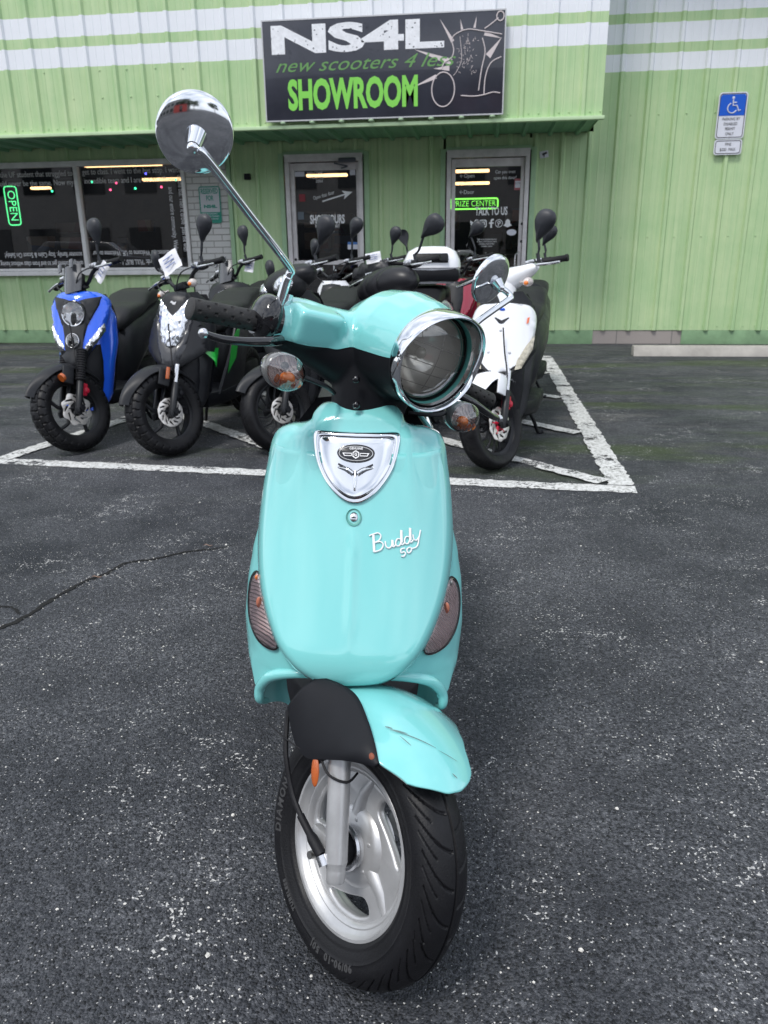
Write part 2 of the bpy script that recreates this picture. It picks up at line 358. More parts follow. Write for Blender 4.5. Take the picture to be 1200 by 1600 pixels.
def patch(outline,surf,off,thick,L=.02,mb=None,X=None,smooth=0):
    """curved panel: outline (x,z), front face y=surf(x,z)-off, thickness back"""
    if smooth: outline=[tuple(p)[:2] for p in cat([(x,z,0) for x,z in outline],smooth,True)]
    bm=bmesh.new(); vs=[bm.verts.new((x,0,z)) for x,z in outline]; bm.faces.new(vs)
    bmesh.ops.triangulate(bm,faces=list(bm.faces))
    for _ in range(6):
        es=[e for e in bm.edges if e.calc_length()>L*1.5]
        if not es: break
        bmesh.ops.subdivide_edges(bm,edges=es,cuts=1); bmesh.ops.triangulate(bm,faces=[f for f in bm.faces if len(f.verts)>3])
    bmesh.ops.beautify_fill(bm,faces=list(bm.faces),edges=[e for e in bm.edges if not e.is_boundary])
    bm.verts.index_update()
    V=[v.co.copy() for v in bm.verts]; F=[tuple(v.index for v in f.verts) for f in bm.faces]
    bd=[(e.verts[0].index,e.verts[1].index) for e in bm.edges if e.is_boundary]
    # edge inset softness
    bset=set(i for e in bd for i in e); bm.free()
    n=len(V); front=[Vector((p.x,surf(p.x,p.z)-off+(thick*.35 if i in bset else 0),p.z)) for i,p in enumerate(V)]
    back=[Vector((p.x,surf(p.x,p.z)-off+thick,p.z)) for p in V]
    fs=F+[tuple(i+n for i in reversed(f)) for f in F]+[(a,b,b+n,a+n) for a,b in bd]
    mb=mb or MB(); 
    if X: mb.add(front+back,fs,X)
    else: mb.add(front+back,fs)
    return mb
# ================================================================ GROUND
g=MB(); g.grid([[(-70,-70,0),(70,-70,0)],[(-70,70,0),(70,70,0)]],flip=True)
struct(g.build('parking_lot_ground',ASPH))
rng=random.Random(4)
def strip(mb,a,b,w,z=.004,jit=.009,seg=.035):
    a=Vector((*a,z));b=Vector((*b,z));d=(b-a);L=d.length;d.normalize();n=Vector((-d.y,d.x,0));k=max(2,int(L/seg)); rows=[]
    for i in range(k+1):
        p=a+d*(L*i/k); rows.append([p-n*(w/2+rng.uniform(-jit,jit)),p,p+n*(w/2+rng.uniform(-jit,jit))])
    mb.grid(rows)
mb=MB(); strip(mb,(-2.78,3.95),(.76,3.68),.115)
o=struct(mb.build('painted_line_front',RPAINT,weld=False))
mb=MB(); strip(mb,(.70,3.74),(.70,8.75),.125,z=.008)
struct(mb.build('painted_line_side',RPAINT,weld=False))
mb=MB()
for q,zz in((3.12,.008),(4.40,.008),(5.50,.008),(6.75,.008),(8.05,.008),(9.3,.008)):
    xs=.62; 
    y1=q-xs
    if y1<3.74: y1=3.78; xs=q-y1
    x0=-2.5; y0=q-x0
    if y0>9.2: y0=9.2; x0=q-y0
    strip(mb,(x0,y0),(xs,y1),.10,z=.012)
struct(mb.build('painted_hatching',RPAINT,weld=False))
mb=MB(); strip(mb,(-2.72,3.98),(-2.5,5.1),.11,z=.008); strip(mb,(-2.5,5.16),(-2.42,8.7),.11,z=.008)
struct(mb.build('painted_line_far_side',RPAINT,weld=False))
# crack: dark ragged fissure with crumbled rim
CRK=mat('crack_shadow_gap',(.006,.006,.006),.95)
cp=cat([(-1.62,1.84,.003),(-1.46,2.02,.003),(-1.42,2.22,.003),(-1.385,2.365,.003),(-1.34,2.45,.003),(-1.31,2.55,.003),(-1.22,2.60,.003),(-1.13,2.68,.003),(-1.02,2.73,.003),(-.93,2.79,.003)],14)
rows=[]
for i,p in enumerate(cp):
    t=cp[min(i+1,len(cp)-1)]-cp[max(i-1,0)]; n=Vector((-t.y,t.x,0)).normalized(); w=.0035+.0055*abs(math.sin(i*.31))*(1-i/len(cp))+rng.uniform(0,.003)
    j=rng.uniform(-.004,.004); w*=min(1,(len(cp)-i)/25)
    rows.append([p+n*(j-w),p+n*(j+w)])
mb=MB(); mb.grid(rows)
rows=[]
cp2=cat([(-1.47,2.1,.0034),(-1.52,2.14,.0034),(-1.60,2.15,.0034),(-1.75,2.21,.0034)],10)
for i,p in enumerate(cp2):
    t=cp2[min(i+1,len(cp2)-1)]-cp2[max(i-1,0)]; n=Vector((-t.y,t.x,0)).normalized(); w=.003+rng.uniform(0,.003); j=rng.uniform(-.003,.003); rows.append([p+n*(j-w),p+n*(j+w)])
mb.grid(rows); struct(mb.build('pavement_crack',CRK))
# loose chips of pale stone, thinly strewn
mb=MB(); chipm=mat('pale_stone_chip',(.60,.58,.54),.9,mott=.3,mscale=80)
for i in range(1500):
    y=.2+rng.random()**1.5*3.4; x=rng.uniform(-.75,.75)*(y+1.1)
    if i%3: cx,cy=random.Random(i//14).uniform(-.7,.7)*(y+1),y; x=cx+rng.gauss(0,.07)
    if i%9==0:
        q_=cp[rng.randrange(len(cp)-8)]; x,y=q_.x+rng.gauss(0,.014),q_.y+rng.gauss(0,.014)
    r=rng.uniform(.0010,.0032)*(1.7 if rng.random()<.08 else 1); k=5; a0=rng.random()*6
    base=[(x+r*rng.uniform(.7,1.2)*math.cos(a0+j*2*PI/k),y+r*rng.uniform(.7,1.2)*math.sin(a0+j*2*PI/k),0.0005) for j in range(k)]
    top=[(x+(p[0]-x)*.6,y+(p[1]-y)*.6,r*.55) for p in base]
    mb.add(base+top,[tuple(range(k,2*k))]+[(j,(j+1)%k,k+(j+1)%k,k+j) for j in range(k)])
o=mb.build('loose_stone_chips',chipm,weld=False); o['kind']='stuff'; o['label']='pale stone chips strewn over the dark asphalt'; o['category']='gravel'
# fallen leaves
LEAF=mat('dry_leaf',(.30,.19,.14),.7,mott=.3,mscale=60)
for k,(x,y,a,lb) in enumerate(((-1.355,2.40,.5,'thin dry leaf lying across the widest part of the crack'),(-1.06,2.745,.35,'small reddish twig leaf at the far thin end of the crack'))):
    mb=MB(); mb.grid([[(-.018+.036*i/6, s*.004*math.sin(PI*i/6)*1.0, .006+.004*math.sin(i)+abs(s)*.002) for s in(-1,0,1)] for i in range(7)])
    o=mb.build('dry_leaf',LEAF); o.location=(x,y,.001); o.rotation_euler=(0,0,a); tag(o,lb,'leaf')
# ================================================================ BUILDING
WY=9.99; FY=8.80
B=thing('showroom_building','pale green corrugated metal shop building with two white stripes and glass doors','building',(0,WY,0))
def ribx(x0,x1,ph):
    xs=[x0]; k=math.floor((x0-ph)/.305)-1; 
    while True:
        c=ph+k*.305
        if c>x1+.1: break
        for d in(-.034,-.016,.016,.034, .10,.108,.116,.19,.198,.206): xs.append(c+d)
        k+=1
    xs=sorted(x for x in xs if x0<=x<=x1)+[x1]; return xs
def ribh(x,ph):
    d=(x-ph)%.305; d=d if d<.1525*1.4 else d-.305
    if abs(d)<=.0161: return .030
    if abs(d)<.0339: return .030*(.034-abs(d))/.018
    for c in(.108,.198):
        if abs(((x-ph)%.305)-c)<.004: return .0035
    return 0
def sid_rect(mb,x0,x1,z0,z1,Y,ph=1.17,sy=-1,nz_=2):
    xs=ribx(x0,x1,ph); zs=[z0+(z1-z0)*i/nz_ for i in range(nz_+1)]
    mb.grid([[(x,Y-WY+sy*(ribh(x,ph)) ,z) for x in xs] for z in zs],flip=True)
mb=MB()
for r in((-12,-8.62,.17,2.4),(-8.62,-3.72,.17,.875),(-8.62,-3.72,2.245,2.4),(-3.17,-2.46,.17,2.4),(-2.46,-1.47,2.235,2.4),(-1.47,-.49,.17,2.4),(-.49,.51,2.235,2.4),(.51,1.2,.17,2.4),(1.2,12,.17,5.6)):
    sid_rect(mb,*r,WY)
x=1.3
while x<5:
    for zz in(2.56,1.25): mb.ball((x,-.004,zz),(.009,.006,.009),8,5)
    mb.ball((x,-.004,.22),(.007,.005,.007),8,5); mb.ball((x+.13,-.004,.22),(.007,.005,.007),8,5)
    x+=.305
mb.build('siding_wall',SID,B,ang=20)
mb=MB(); sid_rect(mb,-12,1.13,2.385,5.6,FY,ph=.02)
# returning end of the overhang
mb.add([(1.131,FY-WY,2.385),(1.131,.0,2.385),(1.131,0,5.6),(1.131,FY-WY,5.6)],[(0,1,2,3)]); x=-11.8
while x<1.1:
    mb.ball((x,FY-WY-.004,2.43),(.008,.006,.008),8,5); mb.ball((x+.1,FY-WY-.004,2.43),(.008,.006,.008),8,5); x+=.305
for xx,zz in((-4.75,2.98),(-4.12,2.98),(-3.82,2.98),(-3.5,2.98),(-3.2,2.97),(-4.45,2.72),(-4.12,2.72),(-3.8,2.72),(-3.5,2.72),(-3.2,2.72)): mb.ball((xx,FY-WY-.004,zz),(.009,.006,.009),8,5)
mb.build('fascia',SIDF,B,ang=20)
mb=MB()
for (a,b_) in ((-12,1.13),): # soffit with ribs running front to back
    xs=ribx(a,b_,.1); mb.grid([[(x,y,2.40-ribh(x,.1)*1.2) for x in xs] for y in (FY-WY+.04,-.03)])
mb.build('soffit',GTRIM,B,ang=20)
mb=MB(); mb.box((-5.43,FY-WY-.022,2.369),(13.16,.075,.034),bev=.004); mb.build('overhang_edge_trim',GLITE,B)
# foundation course
mb=MB()
for a,b_ in((-12,-2.46),(-1.47,-.49),(.51,1.36),(2.42,12)): mb.box(((a+b_)/2,.06,.085),(b_-a,.12,.17),bev=.006)
mb.build('painted_base_course',mat('green_painted_block',(.21,.34,.19),.75,bump=.5,bscale=30,mott=.2,mscale=6),B)
mb=MB(); mb.box((1.89,.068,.084),(1.06,.12,.166)); mb.build('bare_block_course',FOUND,B)
mb=MB(); mb.box((-12,4,2.8),(.1,8,5.6)); mb.box((12,4,2.8),(.1,8,5.6)); mb.box((0,8.1,2.8),(24.1,.1,5.6)); mb.build('side_wall',SIDF,B)
mb=MB(); mb.box((0,3.45,5.68),(24.4,9.4,.14)); mb.build('roof',GTRIM,B)
# metal trim strips round the openings
mb=MB()
for x0,x1 in((-2.46,-1.47),(-.49,.51)):
    for xx in(x0-.03,x1+.03): mb.box((xx,-.012,1.14),(.06,.044,2.24),bev=.003)
    mb.box(((x0+x1)/2,-.0125,2.255),(x1-x0-.002,.042,.05),bev=.003)
mb.box((-3.155,-.014,1.26),(.05,.05,2.2),bev=.003)
mb.build('opening_trim',GTRIM2,B)
# brick column
mb=MB(); mb.box((-3.445,.10,1.2),(.53,.22,2.4)); mb.build('brick_column',BRICKW,B)
# interior shell behind the glass
mb=MB(); mb.box((-3,3.0,-.02),(17,5.6,.06)); mb.box((-3,5.8,1.4),(17,.1,2.8)); mb.box((-3,3.,2.62),(17,5.6,.06)); mb.box((-11.4,3,1.3),(.1,5.6,2.6)); mb.box((5.4,3,1.3),(.1,5.6,2.6)); mb.box((-.98,1.9,1.3),(.1,3.4,2.6)); mb.box((-3.2,2.,1.3),(.1,3.4,2.6))
mb.build('interior_room',DARK,B)
for x,y,z,l in((-5.42,2.01,2.40,1.2),(-4.30,1.01,2.10,.80),(-6.78,2.01,2.11,.3),(-2.24,1.61,2.155,.58),(-.20,1.31,2.137,.46),(-.21,2.21,2.055,.50)):
    mb=MB(); mb.box((x,y,z),(l,.09,.035),bev=.01); mb.build('fluorescent_tube',FLUO,B)
rr=random.Random(9); mb=MB()
for i in range(90):
    x=rr.choice([rr.uniform(-8.3,-3.9),rr.uniform(-2.9,-1.2),rr.uniform(-.8,1.4)]); y=rr.uniform(1.2,4.8)+WY; w=rr.uniform(.15,.5); z=rr.choice([.5,.9,1.3,1.6]); mb.box((x,y,z),(w,w*.7,rr.uniform(.1,.35)),bev=.01)
m_,t_,b_=nt('shelf_stock'); tcn=N(t_,'ShaderNodeTexCoord'); v_=N(t_,'ShaderNodeTexVoronoi',_Scale=2.2); cr_=N(t_,'ShaderNodeValToRGB'); cr_.color_ramp.interpolation='CONSTANT'
for p_,c_ in((.2,(.12,.03,.03,1)),(.4,(.04,.05,.09,1)),(.6,(.14,.10,.07,1)),(.8,(.2,.19,.17,1))): e_=cr_.color_ramp.elements.new(p_); e_.color=c_
cr_.color_ramp.elements[0].color=(.03,.03,.03,1); t_.links.new(tcn.outputs['Object'],v_.inputs[0]); t_.links.new(v_.outputs['Color'],cr_.inputs[0]); t_.links.new(cr_.outputs[0],b_.inputs['Base Color'])
o=mb.build('shelf_stock',m_); o['kind']='stuff'; o['label']='dim mixed goods on shelves behind the shop glass'; o['category']='shop goods'
T=thing('fairy_lights','string of small coloured fairy lights hanging behind the shop window','fairy lights',(-4.5,WY+.22,2.0))
for nm,c,pts in(('green_bulb',(.05,.9,.35),((-5.06,2.02),(-4.48,1.93),(-3.93,2.02),(-5.62,1.92))),('pink_bulb',(.9,.08,.2),((-4.73,2.0),(-4.82,1.92),(-4.13,1.94))),('blue_bulb',(.1,.1,1),((-4.32,2.1),)),('warm_bulb',(1,.7,.3),((-3.8,1.93),))):
    for x,z in pts:
        mb=MB(); mb.ball((x+4.5,0,z-2),.014,8,6); mb.build(nm,mat(nm,c,.4,emit=c,es=3),T)
mb=MB(); mb.tube(cat([(-1.2,0,-.06),(-.56,0,.03),(-.32,0,-.06),(-.23,0,.01),(.02,0,-.06),(.18,0,.11),(.37,0,-.05),(.57,0,.03),(.70,0,-.06)],4),.002,4); mb.build('wire',BLKP,T)
# ---- shop window
def bar(mb,x0,x1,z0,z1,y=0,d=.06,bev=.004): mb.box(((x0+x1)/2,y,(z0+z1)/2),(x1-x0,d,z1-z0),bev=bev)
mb=MB(); bar(mb,-8.62,-3.72,2.18,2.243,.0,.09); bar(mb,-8.62,-3.72,.935,.965,-.02,.06); bar(mb,-8.66,-3.69,.876,.932,-.035,.10)
bar(mb,-3.765,-3.722,.965,2.18,0,.088); bar(mb,-5.165,-5.115,.966,2.179,0,.086); bar(mb,-6.62,-6.57,.966,2.179,0,.086); bar(mb,-8.618,-8.57,.966,2.179,0,.086)
wf=mb.build('window_frame',ALU,B)
wnames=[]
for x0,x1 in((-5.115,-3.765),(-6.57,-5.165),(-8.57,-6.62)):
    mb=MB(); mb.add([(x0,.02,.966),(x1,.02,.966),(x1,.02,2.179),(x0,.02,2.179)],[(0,1,2,3)]); mb.build('window_pane',WINGL,B)
def wtext(parent,body,x,z,size,m,name='lettering',y=.012,rot=0,ext=.0006,align='LEFT',shear=0,off=0,sx=1,sz=1,space=1):
    vs,fs=text(body,size,ext,shear,off,align,space); c,s_=math.cos(R_(rot)),math.sin(R_(rot)); mb=MB()
    mb.add(vs,fs,lambda p:(x+(p.x*sx*c-p.y*sz*s_),y-p.z,z+(p.x*sx*s_+p.y*sz*c))); return mb.build(name,m,parent,weld=False)
WT=mat('window_vinyl_lettering',(.78,.77,.78),.5)
wtext(B,"waited for hours every single day. It was 2004. In '04 I was the UF student that struggled to",-5.20,2.105,.094,WT,align='RIGHT',sx=.80)
wtext(B,"get to class. I went to the bus stop. I waited 15 minutes",-5.07,2.115,.094,WT,sx=.80)
wtext(B,"every day I knew that Gainesville would never be the same. Now my",-5.20,2.0,.094,WT,align='RIGHT',sx=.82)
wtext(B,"incredible team and I are out to influence such an",-5.06,2.01,.094,WT,sx=.80)
wtext(B,"on the bus. Then it drove  past me with",-3.80,2.06,.085,WT,rot=-90,sx=.66)
wtext(B,"and our entire community. Welcome",-3.93,1.92,.085,WT,rot=-90,sx=.66)
wtext(B,"to Gainesville. Welcome to UF. Welcome to our",-3.95,1.145,.09,WT,rot=180,sx=.62)
wtext(B,"scooter family. Stay Calm & Scoot On Safely!",-5.21,1.135,.09,WT,rot=180,sx=.66)
wtext(B,'after another. Words: "FULL BUS". I set out to help',-3.87,1.035,.09,WT,rot=180,sx=.60)
wtext(B,"college students get to and from class without having",-5.21,1.025,.09,WT,rot=180,sx=.60)
# ---- doors
def door(x0,x1,glass,midrail,label):
    f=MB(); t=.05; bar(f,x0,x0+t,0,2.16,0,.11); bar(f,x1-t,x1,0,2.16,0,.11); bar(f,x0,x1,2.161,2.245,0,.112)
    fr=f.build('door_frame',ALUG,B)
    gx0,gx1,gz0,gz1=glass; l=MB(); bar(l,x0+t+.006,gx0,.02,2.15,.015,.05); bar(l,gx1,x1-t-.006,.02,2.15,.015,.05); bar(l,gx0,gx1,gz1,2.15,.015,.048); bar(l,gx0,gx1,.02,.17,.015,.048)
    if midrail: bar(l,gx0,gx1,gz0-.055,gz0,.015,.048)
    d=l.build('door',ALUG,B)
    m_=MB(); m_.add([(gx0,.02,.17),(gx1,.02,.17),(gx1,.02,gz1),(gx0,.02,gz1)],[(0,1,2,3)]); m_.build('glass_pane',WINGL,d)
    return d
D1=door(-2.44,-1.487,(-2.335,-1.57,1.03,2.065),True,'')
D2=door(-.474,.494,(-.372,.398,.9,2.06),False,'')
VW=mat('door_vinyl_lettering',(.85,.85,.86),.5)
wtext(D1,'SHOP HOURS',-1.945,1.505,.115,VW,align='CENTER',sx=.62,off=.004,sz=1.2)
wtext(D1,'MONDAY-FRIDAY',-1.945,1.43,.062,VW,align='CENTER',sx=.62,off=.001)
wtext(D1,'10AM-6PM',-1.945,1.375,.052,VW,align='CENTER',sx=.7)
wtext(D1,'Open that door',-1.98,1.785,.060,VW,align='CENTER',rot=14,sx=.7)
vs,fs=plate([[(-.19,-.008),(.10,-.008),(.075,-.05),(.20,0),(.075,.05),(.10,.008),(-.19,.008)]],.001); mb=MB(); c,s_=math.cos(R_(15)),math.sin(R_(15)); mb.add(vs,fs,lambda p:(-1.815+p.x*c-p.y*s_,.011-p.z,1.765+p.x*s_+p.y*c)); mb.build('arrow_decal',VW,D1)
wtext(D1,'WELCOME',-2.08,2.035,.05,VW,align='CENTER',sx=.8); wtext(D1,'STUDENT TOUR',-2.06,1.985,.034,VW,align='CENTER',sx=.7); wtext(D1,'2004',-2.03,1.945,.045,VW,align='CENTER')
wtext(D1,'L',-1.87,.93,.085,VW,align='CENTER',off=.003); wtext(D1,"don't want",-1.87,.66,.05,VW,align='CENTER',rot=-8); wtext(D1,'door?',-1.81,.58,.05,VW,align='CENTER',rot=-8)
def decal(parent,name,x,z,w,h,m,y=.008): 
    mb=MB(); mb.box((x,y,z),(w,.002,h)); return mb.build(name,m,parent)
decal(D1,'paper_notice',-2.27,2.03,.12,.055,SWHITE); decal(D1,'sticker',-1.615,2.035,.065,.06,SWHITE); decal(D1,'sticker',-2.25,1.76,.075,.085,mat('sticker_red',(.25,.03,.04),.5)); decal(D1,'sticker',-2.275,1.555,.075,.09,mat('sticker_slate',(.12,.15,.18),.5)); decal(D1,'sticker',-1.635,1.185,.125,.06,SWHITE,.0081); decal(D1,'sticker',-1.635,1.225,.125,.03,mat('sticker_blue',(.08,.2,.5),.5),.0060)
mb=MB(); mb.box((-1.665,-.075,2.165),(.21,.05,.05),bev=.012); mb.box((-1.74,-.085,2.115),(.17,.02,.018),rot=Matrix.Rotation(R_(12),3,'Y'),bev=.004); mb.box((-1.70,-.08,2.085),(.08,.02,.015),rot=Matrix.Rotation(R_(-14),3,'Y')); mb.build('door_closer',mat('door_closer_metal',(.10,.11,.13),.4,metal=.5),D1)
mb=MB(); mb.ball((-2.36,-.012,1.04),(.016,.012,.016),12,8); mb.build('lock_cylinder',BLKP,D1)
wtext(D2,'TALK TO US',.065,1.565,.105,VW,align='CENTER',sx=.66,off=.003,sz=1.2)
for i,s in enumerate(('Open','That','Door')): 
    wtext(D2,'\u2190'+s,-.325,1.965-.09*i,.062,VW,align='LEFT',sx=.9)
wtext(D2,'Can you even',.215,2.0,.05,VW,align='CENTER',sx=.85); wtext(D2,'open this door?',.215,1.935,.05,VW,align='CENTER',sx=.85)
for i in range(4): wtext(D2,('Talk to us anytime by text','Follow us for all our news','scooters and service','reviews  hours')[i],.02,1.25-.026*i,.028,VW,align='CENTER',sx=.8)
wtext(D2,'P     Y',.02,.85,.10,VW,align='CENTER',off=.003)
# social icons
def addp(outs,cx,cz,sc=1,y=.011): vs,fs=plate(outs,.001); ic.add(vs,fs,lambda p:(cx+p.x*sc,y-p.z,cz+p.y*sc))
zc=1.43
bird=[(-.05,-.035),(-.02,-.038),(.015,-.02),(.035,.01),(.036,.028),(.05,.04),(.03,.045),(.015,.045),(.0,.03),(-.005,.015),(-.03,.022),(-.045,.04),(-.048,.015),(-.042,.0),(-.04,-.015),(-.03,-.025)]
ic=MB(); addp([bird],-.135,zc,1.05)
ic.build('social_icon',VW,D2); ic=MB(); addp([rrect(.088,.088,.02),rrect(.066,.066,.012)],-.03,zc); addp([circ(.024,20),circ(.013,16)],-.03,zc); addp([circ(.006,8)],-.006,zc+.024)
ic.build('social_icon',VW,D2); ic=MB(); addp([[(-.012,-.05),(.008,-.05),(.008,-.005),(.025,-.005),(.028,.014),(.008,.014),(.008,.025),(.014,.034),(.028,.034),(.028,.052),(.008,.052),(-.008,.042),(-.012,.026),(-.012,.014),(-.026,.014),(-.026,-.005),(-.012,-.005)]],.07,zc)
ic.build('social_icon',VW,D2); ic=MB(); addp([circ(.046,24),circ(.039,24)],.16,zc)
addp([[(-.012,-.032),(-.004,-.03),(.004,-.004),(.016,-.006),(.022,.012),(.012,.026),(-.008,.028),(-.02,.014),(-.018,.0),(-.012,.004),(-.012,.014),(-.002,.02),(.010,.014),(.010,.002),(.0,.0),(-.002,.008),(-.008,.006)]],.16,zc)
ic.build('social_icon',VW,D2); ic=MB(); addp([[tuple(p)[:2] for p in cat([(-.05,-.025,0),(-.03,-.005,0),(-.026,.025,0),(0,.048,0),(.026,.025,0),(.03,-.005,0),(.05,-.025,0),(.028,-.034,0),(0,-.046,0),(-.028,-.034,0)],4,True)]],.265,zc)
ic.build('social_icon',VW,D2)
mb=MB(); vs,fs=plate([[(x*1.0,z*.62) for x,z in circ(.058,24)]],.002); mb.add(vs,fs,lambda p:(.315+p.x,.01-p.z,1.325+p.y)); mb.build('oval_sticker',SWHITE,D2)
decal(D2,'sticker',.365,1.86,.075,.125,mat('sticker_pink_red',(.42,.12,.14),.5)); decal(D2,'sticker',.365,1.86,.062,.075,SWHITE,.0066)
wtext(D2,'CCTV',.365,1.87,.025,SBLACK,align='CENTER',y=.0045)
for zz in(1.42,1.22):
    mb=MB(); mb.ball((.437,-.012,zz),(.017,.012,.017),12,8); mb.build('lock_cylinder',BLKP,D2)
mb=MB(); mb.tube(cat([(.41,-.02,1.10),(.40,-.07,1.09),(.37,-.07,1.05),(.37,-.07,.85),(.37,-.03,.80)],5),.008,8); mb.build('door_handle',CHRD,D2)
# ---- small fittings on the wall
o=MB(); o.box((-2.91,WY-.05,2.01),(.075,.06,.07),bev=.008); o=o.build('wall_sensor',BLKP); tag(o,'small black sensor box on the green wall left of the shop hours door','sensor')
T=thing('camera_warning_plate','small white warning plate high on the wall right of the right door','sign',(.655,WY-.004,2.175)); mb=MB(); mb.box((0,-.006,0),(.10,.004,.075),rot=Matrix.Rotation(R_(-8),3,'Y')); mb.build('plate',SWHITE,T); mb=MB(); mb.box((.005,-.0105,.008),(.055,.003,.022),rot=Matrix.Rotation(R_(-22),3,'Y')); mb.box((.0,-.011,-.012),(.012,.003,.03)); mb.build('camera_symbol',SBLACK,T)
# ================================================================ SIGNS
T=thing('showroom_sign','large black sign reading NS4L SHOWROOM above the overhang edge','sign',(-1.083,FY-.075,2.88))
SW,SH=2.435,.905
mb=MB(); mb.box((0,0,0),(SW,.028,SH),bev=.003); mb.build('panel',SIGNB,T)
mb=MB()
for a in(-1,1): mb.box((a*(SW/2+.004),-.0,0),(.012,.036,SH+.02)); mb.box((0,0,a*(SH/2+.004)),(SW-.004,.0345,.012))
mb.build('edge_frame',mat('sign_aluminium_edge',(.55,.55,.56),.4,metal=.5),T)
def st(body,x,z,size,m,**k): return wtext(T,body,x,z,size,m,y=-.0155,**k)
st('NS4L',-1.155,.268,.335,SIGNW,off=.014,sx=2.35,sz=1.0)
st('new scooters 4 less',-1.11,.045,.175,SIGNDG,shear=.45,sx=1.30)
st('SHOWROOM',-.98,-.235,.30,SIGNG,off=.012,sx=.74,sz=1.25)
r8=random.Random(12); mb=MB()
for i in range(120):
    x=r8.uniform(-1.15,.62); z=r8.choice([r8.gauss(.37,.02),r8.gauss(.16,.02),r8.uniform(.15,.39)]); w=r8.uniform(.003,.011); k=5; a0=r8.random()*6
    mb.add([(x+w*r8.uniform(.5,1.3)*math.cos(a0+j*2*PI/k),-.0168,z+w*r8.uniform(.4,1)*math.sin(a0+j*2*PI/k)) for j in range(k)],[tuple(range(k))])
mb.build('letter_wear',SIGNB,T,weld=False)
# line-art scooter with rays on the right of the sign
LM=MB(); 
def ln(pts,r=.0055,cl=False,k=6): 
    P=cat([(x,-.0165,z) for x,z in pts],k,cl); LM.tube(P,r,6,closed=cl)
ln([(.62+.115*math.cos(t),-.22+.155*math.sin(t)) for t in [2*PI*i/10 for i in range(10)]],.006,True,4)
ln([(.60,-.04),(.63,.02),(.70,.06),(.72,.13),(.70,.22),(.75,.27),(.86,.30),(1.0,.28),(1.19,.245)])
ln([(1.02,.30),(1.08,.335),(1.15,.385)]); ln([(1.17+.035*math.cos(t),.40+.04*math.sin(t)) for t in [2*PI*i/8 for i in range(8)]],.006,True,3)
ln([(1.0,.22),(1.03,.10),(1.0,-.05),(.975,-.24)]); ln([(1.19,.05),(1.09,.0),(1.04,-.12),(1.03,-.28)]); ln([(.80,-.28),(.93,-.29),(1.03,-.28),(1.12,-.26),(1.19,-.27)]); ln([(.78,.24),(.80,.05),(.76,-.05),(.72,-.1)],.003)
r5=random.Random(3)
for i in range(70):
    x=r5.gauss(.86,.045); z=r5.uniform(-.1,.24); a=r5.uniform(0,3.1); l=r5.uniform(.01,.03); LM.tube([(x,-.016,z),(x+l*math.cos(a),-.016,z+l*math.sin(a))],.0022,4)
LM.build('scooter_line_drawing',SIGNP,T)
for (x,z,dx,dz,w) in((.71,.20,-.13,.20,.018),(.80,.30,-.02,.09,.012),(.92,.31,.02,.10,.012),(.70,.02,-.38,.13,.03),(.68,-.03,-.16,.0,.025),(.55,-.10,-.24,-.09,.02),(1.06,.06,.13,.16,.03),(1.02,.26,.17,-.05,.02)):
    n=Vector((-dz,dx)).normalized()*w; mb=MB(); mb.add([(x-n.x,-.0152,z-n.y),(x+n.x,-.0152,z+n.y),(x+dx,-.0152,z+dz)],[(0,1,2)]); mb.build('burst_ray',SIGNP,T,weld=False)
for i in range(8):
    mb=MB(); mb.ball((-1.05+i*.31,-.005,-.475),(.03,.02,.018),10,6); mb.build('fixing_bolt',mat('painted_fixing',(.30,.42,.26),.5),T)
# disabled parking sign
T=thing('disabled_parking_sign','blue and white disabled parking permit sign on the green wall','sign',(2.69,WY-.045,2.515))
def sgn(T,w,h,r,m,y,name,x=0,z=0):
    vs,fs=plate([rrect(w,h,r)],.002); mb=MB(); mb.add(vs,fs,lambda p:(x+p.x,y-p.z,z+p.y)); return mb.build(name,m,T)
sgn(T,.308,.47,.035,SWHITE,0,'plate'); 
vs,fs=plate([rrect(.284,.446,.028),rrect(.270,.432,.022)],.001); mb=MB(); mb.add(vs,fs,lambda p:(p.x,-.0024-p.z,p.y)); mb.build('black_border',SBLACK,T)
vs,fs=plate([[(-.135,.0),(.135,.0)]+[(.135,.19)]+[(.12,.212),(-.12,.212),(-.135,.19)]],.001); mb=MB(); mb.add(vs,fs,lambda p:(p.x,-.0036-p.z,p.y)); mb.build('blue_field',SBLUE,T)
mb=MB(); W_=lambda p:(p[0],-.0055,p[1])
mb.ball((.0,-.005,.178),(.014,.002,.014),12,6); mb.tube([W_(q) for q in((.0,.16),(.004,.10),(.045,.10),(.068,.045),(.088,.055))],.0072,6); mb.tube([W_((.003,.13)),W_((.04,.13))],.006,6)
mb.tube([W_((-.002+.05*math.cos(t),.075+.05*math.sin(t))) for t in [R_(110+i*14) for i in range(17)]],.0062,6); mb.build('wheelchair_symbol',SWHITE,T)
for i,s in enumerate(('PARKING BY','DISABLED','PERMIT','ONLY')): wtext(T,s,0,-.035-.05*i,.042,SBLACK,align='CENTER',y=-.003,sx=.8)
for zz in(.21,-.215):
    mb=MB(); mb.ball((0,-.004,zz),.006,8,5); mb.build('bolt',STEEL,T)
T2=thing('fine_sign','small white sign reading FINE $250 MAX below the disabled parking sign','sign',(2.69,WY-.045,2.195))
sgn(T2,.30,.158,.03,SWHITE,0,'plate'); vs,fs=plate([rrect(.276,.136,.024),rrect(.262,.122,.018)],.001); mb=MB(); mb.add(vs,fs,lambda p:(p.x,-.0024-p.z,p.y)); mb.build('black_border',SBLACK,T2)
wtext(T2,'FINE',0,.028,.042,SBLACK,align='CENTER',y=-.003,sx=.8); wtext(T2,'$250  MAX',0,-.026,.042,SBLACK,align='CENTER',y=-.003,sx=.85)
